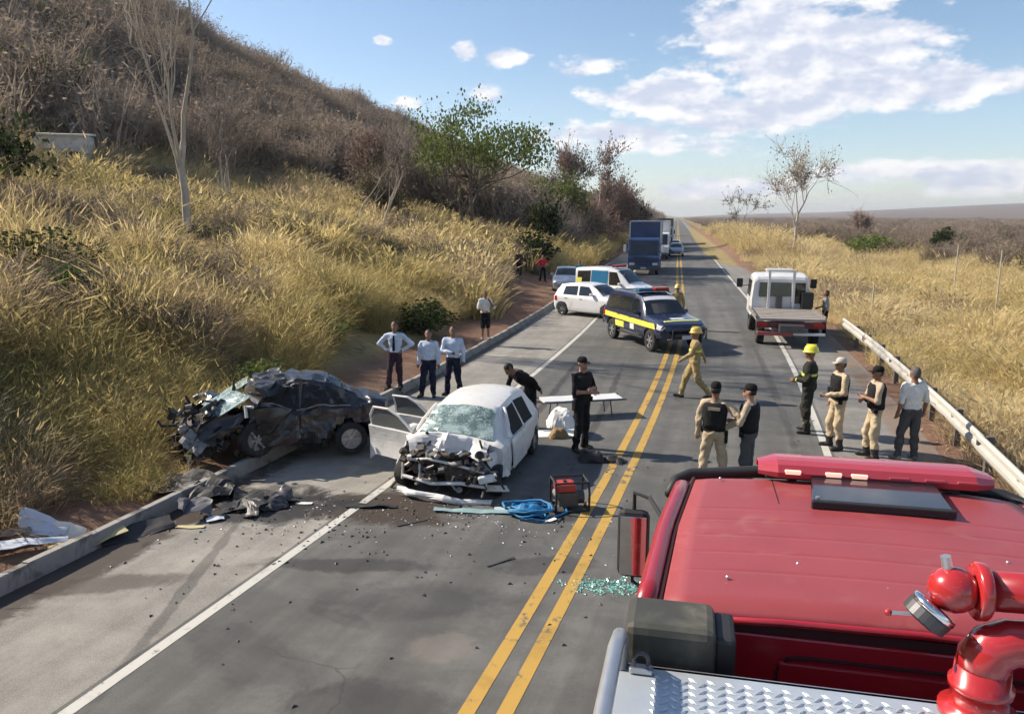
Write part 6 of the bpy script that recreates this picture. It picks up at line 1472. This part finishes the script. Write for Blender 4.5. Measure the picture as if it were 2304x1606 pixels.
c_pale = cloth('pale_blue', (.50, .58, .70)); c_white = cloth('white', (.70, .70, .66)); c_navy = cloth('navy', (.018, .020, .038)); c_plum = cloth('plum', (.045, .030, .042))
c_black = cloth('black', (.015, .015, .016)); c_tan = cloth('tan', (.42, .32, .20)); c_khaki = cloth('khaki', (.46, .37, .25)); c_fire = cloth('fire_tan', (.34, .26, .125), .45); c_firedark = cloth('fire_dark', (.035, .036, .030))
c_red = cloth('red', (.50, .035, .045)); c_teal = cloth('teal', (.10, .26, .30)); c_grey = cloth('grey', (.085, .085, .088)); c_lgrey = cloth('light_grey', (.30, .29, .29)); c_vest = cloth('vest_black', (.022, .022, .023)); c_patch = cloth('patch_beige', (.42, .36, .25)); c_olive = cloth('shirt_beige', (.44, .36, .27))
m_hel = mat('helmet_yellow', (.72, .66, .05), .35, var=.06, coat=.4); m_hel2 = mat('helmet_ochre', (.62, .44, .08), .4, var=.1, coat=.3); m_reflect = mat('band_lime', (.72, .76, .10), .5, var=.08)
m_capb = cloth('cap_black', (.016, .016, .017)); m_capt = cloth('cap_beige', (.40, .33, .24)); m_capw = cloth('cap_pale', (.50, .46, .40))
person('man in pale blue shirt with dark tie, hands on hips, at the kerb', -6.85, 18.3, (.15, -1), ('hip', 'hip'), ('stand', 'ease'), 1.74, c_pale, c_plum, sleeve='long', tie=c_navy, z=.16)
person('man in pale blue shirt and navy trousers standing between two similar men', -6.0, 18.4, (.1, -1), ('down', 'down'), ('stand', 'ease'), 1.70, c_pale, c_navy, sleeve='long', bulk=1.09)
person('man in pale blue shirt, one forearm across his waist, closest to the white edge line', -5.45, 18.7, (-.1, -1), ('down', 'fold2'), ('wide', 'wide'), 1.76, c_pale, c_navy, sleeve='long', bulk=1.02, turn=.25)
person('man in white T-shirt and dark shorts holding a phone on the dirt verge', -6.50, 26.4, (.5, -.8), ('face', 'front'), ('stand', 'stand'), 1.72, c_white, c_black, shorts=True, shoes=m_sole, z=.21, skin=m_skin)
person('onlooker in dark plum clothes standing on the far dirt verge', -9.75, 48.6, (.6, -.8), ('down', 'down'), ('stand', 'stand'), 1.76, c_plum, c_black, z=gz(-9.75, 48.6)-.02, h=.025)
person('onlooker in bright red shirt with hands on hips on the far dirt verge', -8.45, 50, (.4, -.9), ('hip', 'hip'), ('wide', 'wide'), 1.74, c_red, c_black, z=gz(-8.45, 50)-.02, h=.025)
person('person in teal shirt standing behind the ambulance', -6.0, 49.5, (.4, -.9), ('down', 'down'), ('stand', 'stand'), 1.76, c_teal, c_black, h=.025)
person('officer in black uniform and cap with folded arms beside the stretcher', -1.70, 14.7, (.75, -.55), ('fold', 'fold2'), ('stand', 'ease'), 1.82, c_black, c_black, hat=('cap', m_capb), vest=c_vest, belt=c_black, skin=m_skin_l)
person('person in black bending down behind the rear of the white wreck', -2.95, 16.0, (-.6, -.55), ('down', 'reach'), ('stand', 'ease'), 1.75, c_black, c_black, bend=.95, sleeve='long')
person('firefighter in tan gear and ochre helmet striding across the double yellow line', .55, 19.6, (-1, -.12), ('swingf', 'swingb'), ('walkb', 'walkf'), 1.75, c_fire, c_fire, sleeve='long', hat=('helmet', m_hel2), stripes=m_reflect, bulk=1.10)
person('firefighter in dark gear with lime bands and bright yellow helmet', 2.82, 16.85, (-.95, .25), ('front', 'front'), ('stand', 'ease'), 1.82, c_firedark, c_firedark, sleeve='long', hat=('helmet', m_hel), stripes=m_reflect, bulk=1.14)
person('officer in khaki with pale cap and black vest next to the dark-geared firefighter', 3.20, 15.75, (-.9, -.25), ('front', 'down'), ('stand', 'ease'), 1.80, c_khaki, c_khaki, sleeve='long', hat=('cap', m_capw), vest=c_vest, belt=c_black, tall_boot=True)
person('officer in khaki trousers with folded arms beside the man in white T-shirt', 3.74, 15.2, (-.85, -.10), ('fold', 'fold2'), ('stand', 'ease'), 1.76, c_olive, c_khaki, sleeve='short', hat=('cap', m_capb), vest=c_vest, belt=c_black, tall_boot=True)
person('man in white T-shirt and grey trousers with his back turned, near the guardrail', 4.40, 15.3, (-.35, .9), ('down', 'down'), ('ease', 'stand'), 1.76, c_white, c_grey, hair=m_hair_g, shoes=m_sole)
person('officer in khaki and black vest with beige back patch, turned towards the wreck', .72, 12.95, (.15, .95), ('down', 'hip'), ('wide', 'ease'), 1.80, c_khaki, c_khaki, sleeve='long', hat=('cap', m_capb), vest=c_vest, belt=c_black, back_patch=c_patch, tall_boot=True)
person('officer in khaki and black vest with bare folded forearms, facing the back-turned officer', 1.28, 13.0, (-.85, .35), ('fold', 'fold2'), ('stand', 'stand'), 1.78, c_olive, c_grey, hat=('cap', m_capb), vest=c_vest, belt=c_black, skin=m_skin_l, tall_boot=True)
person('man in light grey shirt standing beside the flatbed of the tow truck', 5.62, 31.2, (-.8, .2), ('down', 'front'), ('stand', 'stand'), 1.74, c_lgrey, c_black, h=.025)
person('firefighter in tan jacket and ochre helmet behind the yellow-striped police car', .10, 31.8, (.2, -.9), ('down', 'down'), ('stand', 'stand'), 1.78, c_fire, c_fire, sleeve='long', hat=('helmet', m_hel2), h=.025, bulk=1.05)

# ------------------------------------------------------------------ dry-season air
def haze():
    b = MB().box((0, 3450, 46), (6800, 7700, 100)); m = bpy.data.materials.new('haze'); m.use_nodes = True; t = NT(m.node_tree)
    v = t.node('ShaderNodeVolumePrincipled', {'Color': (.86, .90, .98), 'Density': .00018, 'Anisotropy': .3}); o = t.node('ShaderNodeOutputMaterial'); t.l.new(v.outputs[0], o.inputs['Volume'])
    ob = b.build('haze', m, None); tag(ob, kind='stuff')
haze()
